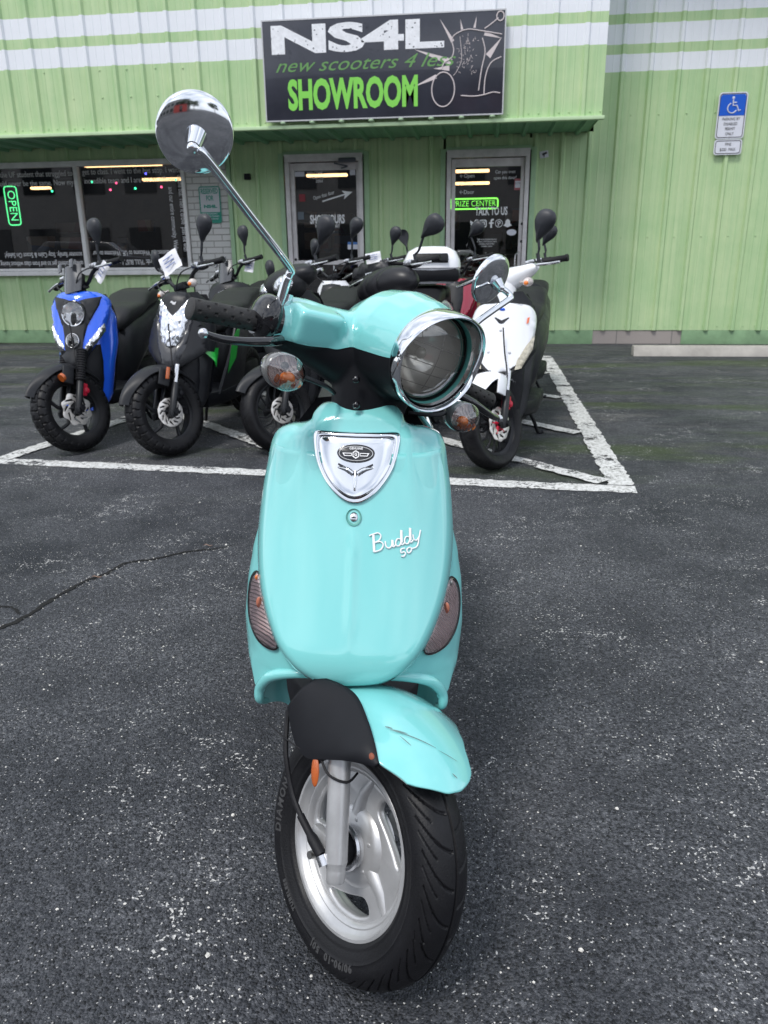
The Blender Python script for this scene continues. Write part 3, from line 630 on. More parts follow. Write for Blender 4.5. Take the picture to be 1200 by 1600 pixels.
# reserved sign on the brick column
T=thing('reserved_parking_sign','white and green reserved parking sign on the white brick column','sign',(-3.415,WY-.03,1.70))
sgn(T,.275,.43,.03,STEALG,0,'plate'); vs,fs=plate([[(-.122,.20),(.122,.20),(.122,-.085),(-.122,-.085)]],.001); mb=MB(); mb.add(vs,fs,lambda p:(p.x,-.0024-p.z,p.y)); mb.build('white_field',mat('sign_grey_white',(.50,.52,.54),.4),T)
wtext(T,'RESERVED',0,.155,.068,STEALG,align='CENTER',y=-.0035,sx=.72,off=.002,sz=1.25); wtext(T,'FOR',0,.075,.068,STEALG,align='CENTER',y=-.0035,sx=.72,off=.002,sz=1.2); wtext(T,'NS4L',0,-.02,.05,STEALG,align='CENTER',y=-.0035,sx=1.5,off=.003)
wtext(T,'UNAUTHORIZED',0,-.105,.022,SWHITE,align='CENTER',y=-.003); wtext(T,'VEHICLES TOWED',0,-.135,.026,SWHITE,align='CENTER',y=-.003); wtext(T,'AT OWNER EXPENSE',0,-.165,.02,SWHITE,align='CENTER',y=-.003)
# neon signs
def neon(name,label,loc,w,h,body,size,m,rot=0,sx=1,sz=1):
    T=thing(name,label,'neon sign',loc); mb=MB(); P=[(x,0,z) for x,z in rrect(w,h,min(w,h)*.22)]; mb.tube(P,.008,6,closed=True); mb.build('border_tube',m,T)
    mb=MB(); vs,fs=text(body,size,.004,0,-.002,'CENTER'); c,s_=math.cos(R_(rot)),math.sin(R_(rot)); mb.add(vs,fs,lambda p:(p.x*sx*c-p.y*sz*s_,-p.z,p.x*sx*s_+p.y*sz*c)); mb.build('letter_tube',m,T); return T
neon('open_neon_sign','green neon open sign hung upright behind the left shop window',(-6.13,WY+.10,1.745),.17,.47,'OPEN',.165,NEONG,rot=-90,sx=.88,sz=.9)
neon('prize_center_neon_sign','lime green prize center neon sign behind the right door glass',(-.145,WY+.10,1.66),.57,.115,'PRIZE CENTER',.092,NEONL,sx=.88,sz=1)
# wheel stop
T=MB(); vs,fs=plate([[(-.08,0),(.08,0),(.06,.085),(.045,.10),(-.045,.10),(-.06,.085)]],1.83,.006); T.add(vs,fs,lambda p:(p.z,p.x,p.y)); o=T.build('wheel_stop',CONC); o.location=(2.57,8.90,0); tag(o,'long pale concrete wheel stop on the asphalt by the green wall','wheel stop')
# ================================================================ ACROSS THE LOT (behind the camera, seen in chrome and glass)
T=thing('office_block','grey office block with rows of windows across the car park','building',(-8,-24,0))
mb=MB(); mb.box((-11,-5,4.2),(64,10,8.4)); mb.build('wall',mat('grey_render',(.26,.25,.24),.8,mott=.1),T)
mb=MB(); mb.box((-11,-5,8.5),(64.6,10.6,.3)); mb.build('roof',BLKM,T)
mb=MB()
for i in range(20):
    for z in(1.7,5.4): mb.box((-41+i*3,.03,z),(1.8,.08,1.9))
mb.build('window',mat('dark_window',(.02,.025,.03),.1),T)
T=thing('red_kiosk','low red brick kiosk across the car park','building',(5.5,-17,0)); mb=MB(); mb.box((0,-2,1.7),(5,4,3.4)); mb.build('wall',mat('red_wall',(.42,.06,.05),.7),T); mb=MB(); mb.box((0,-2,3.5),(5.4,4.4,.2)); mb.build('roof',BLKM,T); mb=MB(); mb.box((0,.02,1.5),(1.1,.06,2.6)); mb.build('door',BLKG,T)
FOLM=mat('tree_leaves',(.045,.075,.025),.6,mott=.4,mscale=3); BARK=mat('bark',(.10,.08,.06),.9,bump=.5,bscale=30)
for k,(x,y,h,lb) in enumerate(((8,-26,9,'tall leafy tree beside the red kiosk'),(14,-22,7.5,'broad leafy tree at the far right of the car park'),(22,-14,8,'leafy tree standing apart near the road'),(-32,-12,9,'leafy tree at the left end of the office block'))):
    T=thing('leafy_tree',lb,'tree',(x,y,0)); r=random.Random(k); mb=MB(); mb.tube([(0,0,0),(.1,0,h*.3),(0,.1,h*.6)],[.28,.2,.08],8)
    cl=[]
    for i in range(7):
        a=i*.9+r.random(); q=Vector((math.cos(a)*h*.27,math.sin(a)*h*.27,h*r.uniform(.5,.85))); cl.append(q); mb.tube([(0,0,h*.3),q*.6+Vector((0,0,h*.12)),q],[.1,.06,.03],6)
    mb.build('trunk',BARK,T); mb=MB()
    for i in range(2600):
        q=r.choice(cl); d=Vector((r.gauss(0,1),r.gauss(0,1),r.gauss(0,.8)))*h*.085; p=q+d; n=Vector((r.gauss(0,1),r.gauss(0,1),r.gauss(0,1))).normalized(); u=n.orthogonal()*.16; w=n.cross(u); mb.add([p-u,p+w*.7,p+u,p-w*.7],[(0,1,2,3)])
    mb.build('crown',FOLM,T,weld=False)
T=thing('parked_car','dark parked estate car across the lot, reflected in the shop window','car',(-13,-6.5,0))
mb=MB(); side=[(-2.3,.35),(2.3,.35),(2.35,.75),(2.1,.98),(1.15,1.05),(.55,1.5),(-1.6,1.55),(-2.25,1.05),(-2.35,.7)]; vs,fs=plate([side],1.7,.06,3); mb.add(vs,fs,lambda p:(p.x,p.z,p.y)); mb.build('body',mat('dark_car_paint',(.03,.035,.045),.2,coat=1),T)
mb=MB(); vs,fs=plate([[(1.0,1.06),(.5,1.44),(-.4,1.46),(-.4,1.06)],[(-.5,1.06),(-.5,1.46),(-1.5,1.47),(-1.95,1.08)]],1.74); mb.add(vs,fs,lambda p:(p.x,p.z,p.y)); mb.build('window',mat('dark_window',(.02,.025,.03),.1),T)
for x in(-1.45,1.45):
    mb=MB(); mb.tube([(x,-.9,.33),(x,.9,.33)],.33,24); mb.build('wheel',RUB,T)
# ================================================================ MAIN SCOOTER (body frame: x picture right, y back, z up; front axle over the origin)
LAM=R_(2); PHI=R_(6); TH=R_(42); RK=R_(26)
SC=thing('teal_scooter','teal retro scooter with chrome headlight ring and round chrome mirrors standing alone in front','scooter',(-.203,.975,0),(0,LAM,PHI))
AX=Vector((0,.03,.208)); ad=Vector((0,math.sin(RK),math.cos(RK))); RS=Matrix.Rotation(TH,3,ad)
def ST(p): return AX+RS@(Vector(p)-AX)+Vector((.010,0,0))
def SM():
    m=MB(); m.X=ST; return m
def prof(z): return .06+(z-.47)*.55+ (7*(.51-z)**2 if z<.51 else 0)
HW=[(.440,.03),(.455,.055),(.485,.096),(.54,.136),(.595,.156),(.66,.163),(.73,.155),(.797,.138),(.806,.123),(.82,.096),(.835,.074),(.86,.07)]
def yf(x,z):
    a=abs(x); y=prof(z)+.062*(a/.16)**2.6
    y-=.005*math.exp(-(x/.0085)**2)*sst(.70,.64,z)*sst(.49,.56,z)           # raised centre spine
    y-=.008*math.exp(-((a-(.086+.12*(.82-z)))/.013)**2)*sst(.66,.81,z)         # ridges flanking the grille
    y+=.006*math.exp(-((a-(.112+.06*(.82-z)))/.017)**2)*sst(.72,.81,z)
    y+=.006*math.exp(-((x)**2+(z-.7)**2)/(.017**2))*0
    return y
OUTL=[(0,.861),(.035,.861),(.060,.857),(.074,.845),(.080,.832),(.096,.824),(.119,.818),(.139,.808),(.150,.789),(.1555,.757),(.162,.715),(.1665,.66),(.165,.61),(.156,.565),(.139,.525),(.113,.486),(.083,.459),(.048,.442),(0,.436)]
oc=cat([(x,0,z) for x,z in OUTL],5); half=[(p.x,p.z) for p in oc]; full=half+[(-x,z) for x,z in half[-2:0:-1]]
mb=MB(); rows=[]
NT=26
for i in range(NT+1):
    t=i/NT; row=[]
    for x,z in full:
        zz=.66+(z-.66)*t; xx=x*t; y=yf(xx,zz); e=sst(.90,1,t); row.append((xx,y+.016*e*e,zz))
    rows.append(row)
for k,(s,dy) in enumerate(((1.004,.026),(1.003,.040),(.985,.046),(.95,.044))):
    rows.append([(x*s,yf(x,z)+dy,.66+(z-.66)*s) for x,z in full])
mb.grid(rows,cu=True); mb.build('front_shield',TEAL,SC,ang=60)
# leg shield behind
WO=[(.36,.150),(.375,.160),(.39,.171),(.43,.183),(.50,.189),(.56,.186),(.61,.178),(.66,.166),(.72,.156),(.79,.142)]
def yl(x,z): return .118+(z-.5)*.40*(1 if z>.5 else .25)+.085*(abs(x)/.185)**3
XA=[(.36,.147),(.375,.152),(.40,.146),(.418,.136),(.432,.118),(.440,.085),(.446,.0)]
mb=MB()
for s in(-1,1):
    rows=[]
    for i in range(49):
        z=.384+(.406)*i/48; a=lerp(XA,z) if z<.446 else 0; w=lerp(WO,z); row=[]
        for j in range(25):
            u=j/24; x=a+(w-a)*u; row.append((s*x,yl(x,z)+.010*sst(.85,1,u),z))
        row.append((s*(w+.0015),yl(w,z)+.03,z)); row.append((s*(w-.004),yl(w,z)+.06,z)); row.append((s*(w-.02),yl(w,z)+.075,z))
        rows.append(row)
    mb.grid(rows,flip=(s<0))
o=mb.build('leg_shield',TEAL,SC,ang=60); 
sd_=o.modifiers.new('s','SOLIDIFY'); sd_.thickness=.004; sd_.offset=-1
# rolled lips round the wheel opening
mb=MB()
for s in(-1,1):
    pts=cat([(s*.02,yl(.02,.446)+.006,.444),(s*.085,yl(.085,.44)+.004,.441),(s*.118,yl(.118,.434),.433),(s*.140,yl(.14,.42),.417),(s*.1555,yl(.156,.39),.392),(s*.158,yl(.158,.37)+.002,.368),(s*.150,yl(.15,.36)+.03,.352)],6)
    mb.tube(pts,[.006+.004*math.sin(PI*i/len(pts)) for i in range(len(pts))],10)
for s in(-1,1):
    o_=[(s*.150,yl(.15,.42),.418),(s*.158,yl(.158,.39)+.003,.392),(s*.157,yl(.157,.37)+.006,.368),(s*.146,yl(.15,.36)+.03,.348)]; i_=[(s*.118,.205,.385),(s*.116,.205,.360),(s*.112,.205,.338),(s*.108,.205,.322)]
    mb.grid([[Vector(a).lerp(Vector(b),k/6)+Vector((0,.012*math.sin(PI*k/6),0)) for k in range(7)] for a,b in zip(o_,i_)])
mb.build("wheel_arch_lip",TEAL,SC,ang=60)
mb=MB(); mb.box((0,.235,.50),(.23,.03,.19),bev=.01); mb.box((0,.20,.50),(.25,.06,.10),bev=.01)
for s in(-1,1): mb.box((s*.150,.235,.45),(.02,.07,.07),bev=.006)
mb.build('inner_fender',BLKP,SC)
# rear half: knee panel, floor, seat box, seat, tail, wheel
mb=MB(); rows=[]
for i in range(12):
    z=.42+(.845-.42)*i/11; w=lerp([(.33,.15),(.45,.185),(.6,.18),(.78,.135),(.845,.085)],z); rows.append([(w*u,.245+(z-.33)*.36-.03*u*u,z) for u in[-1,-.8,-.5,0,.5,.8,1]])
mb.grid(rows); mb.grid([[ (p[0]*.97,p[1]+.03,p[2]) for p in r] for r in rows],flip=True); mb.build('knee_panel',BLKP,SC)
mb=MB()
for s in(1,): mb.tube(cat([(s*.092,.40,.840),(s*.138,.38,.78),(s*.165,.33,.66),(s*.180,.29,.55),(s*.186,.25,.45),(s*.160,.24,.36)],6),.004,8)
mb.build('edge_trim',TEAL,SC)
mb=MB(); vs,fs=plate([[(-.09,.30),(.09,.30),(.19,.47),(.19,.72),(-.19,.72),(-.19,.47)]],.07,.012); mb.add(vs,fs,lambda p:(p.x,p.y,.27+p.z)); mb.build('floorboard',BLKP,SC)
mb=MB(); rows=[]
for y,w,z0,z1 in((.66,.11,.30,.60),(.70,.15,.27,.66),(.85,.19,.25,.68),(1.05,.20,.27,.69),(1.25,.19,.33,.70),(1.42,.15,.45,.70),(1.52,.07,.55,.68)):
    c=(z0+z1)/2;h=(z1-z0)/2; rows.append([(w*math.copysign(abs(math.cos(t))**.7,math.cos(t)),y,c+h*math.copysign(abs(math.sin(t))**.7,math.sin(t))) for t in[2*PI*k/28 for k in range(28)]])
mb.grid(rows,cu=True); n=len(mb.v); mb.f.append(tuple(range(28))); mb.f.append(tuple(range(n-28,n))); mb.build('rear_body',TEAL,SC,ang=60)
mb=MB(); rows=[]
for y,w,z0,z1 in((.68,.04,.67,.70),(.71,.10,.66,.725),(.85,.14,.665,.755),(1.05,.145,.68,.765),(1.2,.14,.69,.79),(1.38,.12,.70,.80),(1.47,.04,.71,.77)):
    c=(z0+z1)/2;h=(z1-z0)/2; rows.append([(w*math.copysign(abs(math.cos(t))**.6,math.cos(t)),y,c+h*math.copysign(abs(math.sin(t))**.6,math.sin(t))) for t in[2*PI*k/24 for k in range(24)]])
mb.grid(rows,cu=True); n=len(mb.v); mb.f.append(tuple(range(24))); mb.f.append(tuple(range(n-24,n))); mb.build('seat',SEAT,SC,ang=60)
def tyre_mesh(mb,Rr,wd,bead,c,nseg=360,kind='road',na=36,X=None,seed=0):
    """revolved tyre with cut tread; wheel axis along x, centre c"""
    prof_=[]
    for k in range(na+1):
        t=-1+2*k/na; a=t*R_(118)
        x=wd*math.sin(a)*(1 if abs(a)<PI/2 else 1.0); prof_.append((t,a))
    hgt=Rr-bead; rows=[]
    for i in range(nseg):
        th=2*PI*i/nseg; row=[]
        for t,a in prof_:
            if abs(a)<=PI/2:
                x=wd*math.sin(a); r=Rr-hgt*.48*(1-math.cos(a))
            else:
                q=(abs(a)-PI/2)/R_(28); x=math.copysign(wd*(1-.28*q*q),a); r=Rr-hgt*.48-hgt*.52*q
            # tread
            cr_=1.0
            s=th*Rr
            aa=abs(t)
            if kind=='road' and aa<.66:
                g=0
                if aa<.022: g=1
                ph=(s/.052+ (0 if t>0 else .5) - 1.5*aa*aa*2.2)%1
                if .06<aa<.60:
                    wdt=.055; d=min(ph,1-ph)
                    if d<wdt: g=max(g,sst(1,.45,d/wdt))
                ph2=((s/.052+(0 if t>0 else .5)-1.5*aa*aa*2.2)+.5)%1; d=min(ph2,1-ph2)
                if .34<aa<.62 and d<.045: g=max(g,.8*sst(1,.4,d/.045))
                r-=g*.0032*math.cos(min(abs(a),1.3)); x-=math.copysign(g*.0022*math.sin(min(abs(a),1.5)),a)
            if kind=='knob' and aa<.72:
                n_=round(2*PI*Rr/.052); row_=int(s/(2*PI*Rr/n_)*2)
                ph=(s/(2*PI*Rr/n_)+(.5 if aa>.3 else 0)+ .35*t)%1
                lat=min(abs(aa-.30),abs(aa-.0) if row_%2==0 else 9)
                g=1 if (ph<.13 or lat<.03) else 0
                r-=g*.007*math.cos(min(abs(a),1.3)); x-=math.copysign(g*.006*math.sin(min(abs(a),1.5)),a)
            if abs(a)>R_(96):  # sidewall rings
                q=(abs(a)-R_(96))/R_(22)
                if .05<q<.16: x+=math.copysign(.0012,a)
                if .72<q<.84: x+=math.copysign(.0015,a)
            row.append(Vector((c[0]+x,c[1]-r*math.cos(th),c[2]+r*math.sin(th))))
        rows.append(row)
    mb.grid(rows,cv=True)
    return mb
WC=(0,0,.208)
m=SM(); tyre_mesh(m,.208,.046,.136,WC,nseg=800,na=128); FW=m.build('front_wheel',TYR,SC,ang=50)
def wr(p): return (p.z+WC[0],p.x*1.0,p.y+WC[2])   # revolve map: radius plane (x,y)->(y,z), axial z->x
m=SM(); m.rev([(.140,-.030),(.1365,-.034),(.132,-.034),(.130,-.030),(.127,-.026),(.122,-.023),(.118,-.018),(.116,0),(.118,.018),(.122,.023),(.127,.026),(.130,.030),(.132,.034),(.1365,.034),(.140,.030)],wr,80)
m.rev([(.124,-.022),(.119,-.0225),(.113,-.018),(.111,-.012),(.111,.012),(.113,.018),(.119,.0225)],wr,80)
# spokes: disc with three swept openings
outs=[circ(.114,90)]
for k in range(3):
    a0=R_(250+120*k); ol=[]
    for (da,r) in ((-26,.108),(-10,.111),(10,.111),(26,.109),(33,.104),(31,.094),(20,.084),(6,.076),(-8,.072),(-20,.072),(-28,.078),(-31,.09),(-30,.10)): ol.append((r*math.cos(a0+R_(da)),r*math.sin(a0+R_(da)),0))
    outs.append([(p.x,p.y) for p in cat(ol,4,True)])
vs,fs=plate(outs,.016,.005,2); m.add(vs,fs,lambda p:(p.z-.006,p.x,p.y+WC[2]))
m.rev([(0,-.034),(.028,-.034),(.032,-.030),(.034,-.024),(.052,-.022),(.058,-.0195),(.064,-.014),(.068,-.008),(.068,.012),(.05,.026),(.03,.030),(0,.030)],wr,60)
for k in range(3):
    a=R_(250+60+120*k); m.tube([ (-.008,.05*math.cos(a),.208+.05*math.sin(a)),(-.007,.085*math.cos(a+.12),.208+.085*math.sin(a+.12)),(-.006,.112*math.cos(a+.25),.208+.112*math.sin(a+.25))],[.016,.013,.010],12)
for k in range(6):
    a=R_(k*60+20); m.ball((-.0225,.044*math.cos(a),.208+.044*math.sin(a)),(.0015,.004,.004),10,6)
m.build('rim',SILV,FW,ang=35)
m=SM(); m.rev([(0,-.062),(.021,-.062),(.026,-.058),(.027,-.036),(.024,-.034)],wr,36); m.build('hub_cover',BLKP,FW)
m=SM(); m.rev([(.030,-.0385),(.034,-.038),(.036,-.034),(.034,-.030)],wr,36); m.build('bearing_collar',CHRD,FW)
m=SM(); m.rev([(0,-.104),(.006,-.104),(.0065,-.098),(.0065,-.088),(.011,-.088),(.011,-.079),(.014,-.078),(.014,-.066),(0,-.066)],wr,12); m.build('axle_nut',STEEL,FW)
m=SM(); a=R_(138); m.tube([(-.006,-.118*math.cos(a),.208+.118*math.sin(a)),(-.030,-.104*math.cos(a),.208+.104*math.sin(a))],.0042,8); m.build('valve_cap',mat('blue_cap',(.08,.28,.55),.4),FW)
# sidewall lettering
def arc_text(body,size,r,ang,name,m_,x=-.0462):
    vs,fs=text(body,size,.0012,0,.0006,'CENTER',1.25); m=SM()
    def f(p):
        a=ang-p.x/r; rr=r+p.y; return (x-p.z+ .002*abs(rr-.172)/.02, -rr*math.cos(a), .208+rr*math.sin(a))
    m.add(vs,fs,f); return m.build(name,m_,FW,weld=False)
LETT=mat('raised_rubber_lettering',(.05,.05,.052),.42)
arc_text('DIAMOND',.020,.168,R_(191),'lettering',LETT)
arc_text('90/90-10  50J',.015,.168,R_(292),'lettering',LETT)
arc_text('TUBELESS',.010,.166,R_(245),'lettering',LETT)
# rear wheel
m=MB(); tyre_mesh(m,.208,.05,.13,(0,1.27,.208),nseg=200,na=24); RW=m.build('rear_wheel',TYR,SC,ang=50)
m=MB(); m.tube([(-.03,1.27,.208),(.03,1.27,.208)],.133,48); m.build('rim',SILV,RW)
m=MB(); m.tube([(.09,.95,.25),(.10,1.35,.22)],.05,14); m.box((.07,1.2,.26),(.06,.45,.11),bev=.03); m.build('engine_case',BLKP,SC)
m=MB(); 
for s in(-1,1): m.tube(cat([(s*.05,.80,.22),(s*.11,.84,.10),(s*.14,.88,.012),(s*.17,.90,.012)],5),.010,8)
m.build('centre_stand',BLKM,SC)
# fork
def fork(m,s):
    a=Vector((s*.083,-.050,.196)); d=ad.copy()
    m.tube([a,a+d*.004,a+d*.018,a+d*.020,a+d*.030],[.013,.0145,.0145,.0145,.0172],20); m.tube([a+d*.030,a+d*.20],.0172,24); m.tube([a+d*.198,a+d*.205],[.0172,.0145],24)
    m.box(a+Vector((s*-.002,.045,.030)),(.016,.07,.038),rot=Matrix.Rotation(R_(-8),3,'X'),bev=.008)
for s in(-1,1):
    m=SM(); fork(m,s); fl=m.build('fork_leg',SILV,SC)
    m=SM(); a=Vector((s*.083,-.050,.196)); m.tube([a+ad*.20,a+ad*.212],.0125,20); m.build('fork_tube',CHR,fl)
m=SM(); m.tube([AX+ad*.20,AX+ad*.60],.024,16); m.box(AX+ad*.26,(.15,.05,.03),bev=.01); m.build('steering_column',BLKM,SC)
m=SM(); m.ball((-.110,.042,.328),(.004,.009,.023),16,12,rot=Matrix.Rotation(-RK,3,'X')); rf=m.build('amber_reflector',AMB,SC)
m=SM(); m.tube(cat([(-.092,.17,.35),(-.104,.145,.335),(-.112,.115,.305),(-.108,.075,.262),(-.104,.025,.238),(-.100,-.020,.224)],8),.0045,8)
m.tube(cat([(-.106,.045,.246),(-.103,.015,.235),(-.100,-.02,.224)],5),[.006]*6+[.0085]*5,10); m.build('speedometer_cable',RUB,SC)
m=SM(); m.tube([(-.100,-.02,.224),(-.098,-.032,.215)],.009,12); m.build('cable_end',CHRD,SC)
m=SM(); m.tube(cat([(-.104,.05,.345),(-.115,.10,.335),(-.13,.16,.335)],5),.0012,5); m.tube(cat([(-.062,.003,.346),(-.085,-.004,.338),(-.106,.015,.340),(-.108,.04,.35)],5),.002,6); m.build('cable_tie',RUB,SC)
# front mudguard: teal blade over the tyre, black cover on the flanks
def fen(t,x,R=.236):
    w=.070; rr=R-.0105*(abs(x)/w)**2.0; return (x,-rr*math.cos(t),.208+rr*math.sin(t))
m=SM(); rows=[]
for i in range(41):
    row=[]
    for j in range(65):
        u=j/64; tf=55.6+7.0*max(0,1-u/.45)**2.0+5.5*max(0,(u-.68)/.32)**2.4; q=(i/40)**1.25; t=tf+(138-tf)*q; xl=lerp([(55,-.045),(61,-.072),(74,-.098),(85,-.097),(100,-.092)],t); xr_=lerp([(55,.022),(59,.044),(64,.056),(70,.066),(80,.092),(92,.125),(110,.145)],t)
        row.append(fen(R_(t),xl+(xr_-xl)*u,.236+.004*math.sin(PI*u)+.012*sst(78,118,t)))
    rows.append(row)
m.grid(rows); o=m.build('front_mudguard',TEAL,SC,ang=60); md=o.modifiers.new('s','SOLIDIFY'); md.thickness=.004; md.offset=-1; MG=o
bs=[]
# flank cover outline in (y,z) on the side of the fork
m=SM()
EE=cat([(-.0985,-.063,.414),(-.092,-.037,.428),(-.083,-.002,.441),(-.073,.046,.452),(-.076,.085,.450),(-.085,.13,.438)],7)
LL=cat([(-.101,-.062,.409),(-.1105,-.017,.389),(-.112,.03,.359),(-.112,.068,.336),(-.112,.105,.338),(-.111,.15,.372)],7)
rows=[]
for a,b in zip(EE,LL):
    w=min(1,(b-a).length/.05); mid=Vector((-.114*w+(a.x+b.x)/2*(1-w),(a.y+b.y)/2-.006*w,a.z*.66+b.z*.34+.006*w)); row=[]
    for k in range(15):
        u=k/14; row.append(a*(1-u)**2+mid*2*u*(1-u)+b*u*u)
    row.append(b+Vector((.010,.002,.004))); rows.append(row)
m.grid(rows)
o=m.build('fork_cover',BLKP,SC,ang=60); md=o.modifiers.new('s','SOLIDIFY'); md.thickness=.003; md.offset=0
m=SM(); m.ball((-.1015,-.048,.414),(.004,.007,.007),14,8); m.build('cover_screw',mat('rusty_screw',(.22,.06,.03),.6),SC)
# scuffs on the blade
m=SM(); r7=random.Random(2)
for (t0,x0,t1,x1,w) in((84,-.060,72,-.006,.0006),(84,-.058,80,-.038,.0008),(80,-.052,75,-.045,.0005),(71,-.004,66,.022,.0003),(86,-.062,84,-.054,.0009),(62,.0,60,.006,.0007)):
    pts=[fen(R_(t0+(t1-t0)*k/8),x0+(x1-x0)*k/8,.2415) for k in range(9)]; m.tube(pts,[w*math.sin(PI*(k+.3)/9)+.0001 for k in range(9)],5)
m.build('scuff_marks',mat('scuff_grey',(.17,.27,.26),.7),MG,weld=False)
# ---------------- shield details
P_=lambda x,z,o=0: (x,yf(x,z)-o,z)
plo=[(0,.8215),(.04,.822),(.066,.822),(.0725,.815),(.071,.800),(.066,.778),(.056,.758),(.043,.741),(.027,.727),(.012,.719),(0,.717)]
def ys(x,z): return prof(z)+.062*(abs(x)/.16)**2.6
pf=mirror_out([(p.x,p.z) for p in cat([(x,0,z) for x,z in plo],3)])
mb=MB(); cz=.775; rows=[]
for s,o in((1.0,-.004),(1.0,.003),(.975,.0065),(.93,.0075),(.885,.0070),(.872,.0012),(.850,.0012),(.838,.0058),(.80,.0066),(.6,.0068),(.3,.0068),(.001,.0068)):
    rows.append([(x*s,ys(x*s,cz+(z-cz)*s)-o,cz+(z-cz)*s) for x,z in pf])
mb.grid(rows,cu=True); GR=mb.build('chrome_grille',CHR,SC,ang=45)
# stem and cheeks of the grille
mb=MB()
def yg(x,z): return ys(x,z)-.0065
mb.tube(cat([(0,yg(0,.764)-.002,.766),(0,yg(0,.750)-.004,.750),(0,yg(0,.735)-.002,.737)],5),[.0024,.0026,.003,.0032,.0035,.0033,.003,.0027,.0024,.002,.0015],10)
for s in(-1,1):
    mb.tube(cat([(s*.003,yg(0,.760)-.003,.762),(s*.014,yg(.014,.768)-.003,.768),(s*.029,yg(.03,.772)-.002,.770)],5),[.004]*6+[.0032,.0028,.0022,.0016,.001],8)
mb.build('grille_stem',CHR,GR,ang=60)
for s in(-1,1):
    mb=MB(); mb.add([(s*.008,yg(.008,.768)-.0012,.768),(s*.028,yg(.028,.776)-.0012,.7765),(s*.029,yg(.029,.774)-.0012,.774),(s*.020,yg(.02,.768)-.0012,.7685),(s*.011,yg(.011,.761)-.0012,.761)],[(0,1,2,3,4)]); mb.build('grille_slot',BLKG,GR,weld=False)
mb=MB(); vs,fs=plate([[(x,z*.40) for x,z in circ(.030,36)]],.003,.001); bf=lambda p:(p.x,yg(p.x,.792+p.y)-.003-p.z,.792+p.y); mb.add(vs,fs,bf); BG=mb.build('oval_badge',BLKG,GR)
mb=MB()
def bad(vs,fs,cx=0,cz=.792,o=.0050): mb.add(vs,fs,lambda p:(cx+p.x,yg(cx+p.x,cz+p.y)-o-p.z,cz+p.y))
mb.tube([bf(Vector((.0275*math.cos(t),.0105*math.sin(t),.0016))) for t in [2*PI*i/36 for i in range(36)]],.0004,5,closed=True)
bad(*plate([circ(.0062,6,a0=PI/6),circ(.0045,6,a0=PI/6)],.0006),cz=.7905)
for s in(-1,1): bad(*plate([[(s*.0065,.0022),(s*.022,.0022),(s*.0205,-.0002),(s*.019,-.0024),(s*.0065,-.0024)],[(s*.0075,.0012),(s*.0195,.0012),(s*.018,-.0014),(s*.0075,-.0014)]],.0006),cz=.7905)
bad(*text('GENUINE',.0048,.0003,0,.0001,space=1.1),cz=.7993); bad(*text('G',.0062,.0003,0,.0002),cz=.7905)
mb.build('badge_lettering',WLET,BG,weld=False)
# hood screw in its recess
mb=MB(); mb.rev([(.0125,.0016),(.0115,-.0006),(.0095,-.001)],lambda p:(p.x,yf(0,.697)-.0015+p.z*-1+ (p.y)*.55,.697+p.y),32); mb.build('screw_recess',TEALIN,SC)
mb=MB(); mb.rev([(0,.0035),(.004,.0032),(.0062,.002),(.0068,-.001)],lambda p:(p.x,yf(0,.697)-p.z-.0008+p.y*.55,.697+p.y),24); SCW=mb.build('shield_screw',CHRD,SC)
mb=MB(); 
for a,b_ in((.0034,.0008),(.0008,.0034)): mb.box((0,yf(0,.697)-.0046,.697),(a*2,.001,b_*2),rot=Matrix.Rotation(R_(28),3,'X'))
mb.build('screw_slot',BLKG,SCW)
# script lettering: strokes in a local 2-D frame, laid on the shield
def strokes(mb,list_,x0,z0,sc,ang,r,o=.0022):
    c,s_=math.cos(ang),math.sin(ang)
    for pts in list_:
        P=cat([(a,b,0) for a,b in pts],6); q=[]
        for p in P:
            x=x0+(p.x*c-p.y*s_)*sc; z=z0+(p.x*s_+p.y*c)*sc*.93; q.append((x,yf(x,z)-o,z))
        mb.tube(q,r,6)
B1=[[(0.15,0),(0.3,2.0)],[(-.15,1.95),(.3,2.05),(.95,2.1),(1.25,1.75),(1.0,1.25),(.4,1.05)],[(.4,1.05),(1.1,1.05),(1.4,.65),(1.1,.15),(.5,.0),(.1,.02)],
 [(1.7,1.0),(1.72,.4),(2.0,.12),(2.35,.25),(2.5,.6)],[(2.5,1.0),(2.5,.3),(2.65,.15),(2.9,.3)],
 [(3.55,.85),(3.2,.95),(2.95,.6),(3.0,.2),(3.35,.12),(3.6,.5)],[(3.75,1.9),(3.62,.9),(3.6,.3),(3.75,.15),(4.0,.3)],
 [(4.65,.85),(4.3,.95),(4.05,.6),(4.1,.2),(4.45,.12),(4.7,.5)],[(4.85,1.9),(4.72,.9),(4.7,.3),(4.85,.15),(5.1,.35)],
 [(5.15,1.0),(5.2,.4),(5.5,.2),(5.85,.5)],[(6.15,1.25),(5.85,.4),(5.6,-.35),(5.3,-.62),(4.75,-.62)],
 [(3.95,-.35),(3.5,-.35),(3.45,-.75),(3.8,-.75),(3.95,-1.0),(3.7,-1.25),(3.4,-1.15)],[(4.45,-.4),(4.2,-.55),(4.25,-.95),(4.5,-1.0),(4.72,-.8),(4.7,-.5),(4.45,-.4)]]
mb=MB(); strokes(mb,B1,.032,.6475,.0131,R_(9),.00125); strokes(mb,[[(0.28,.05),(0.42,1.95)],[(2.62,.95),(2.62,.3)],[(3.86,1.85),(3.72,.4)],[(4.96,1.85),(4.82,.4)]],.032,.6475,.0131,R_(9),.0014)
mb.build('script_lettering',WLET,SC,weld=False)
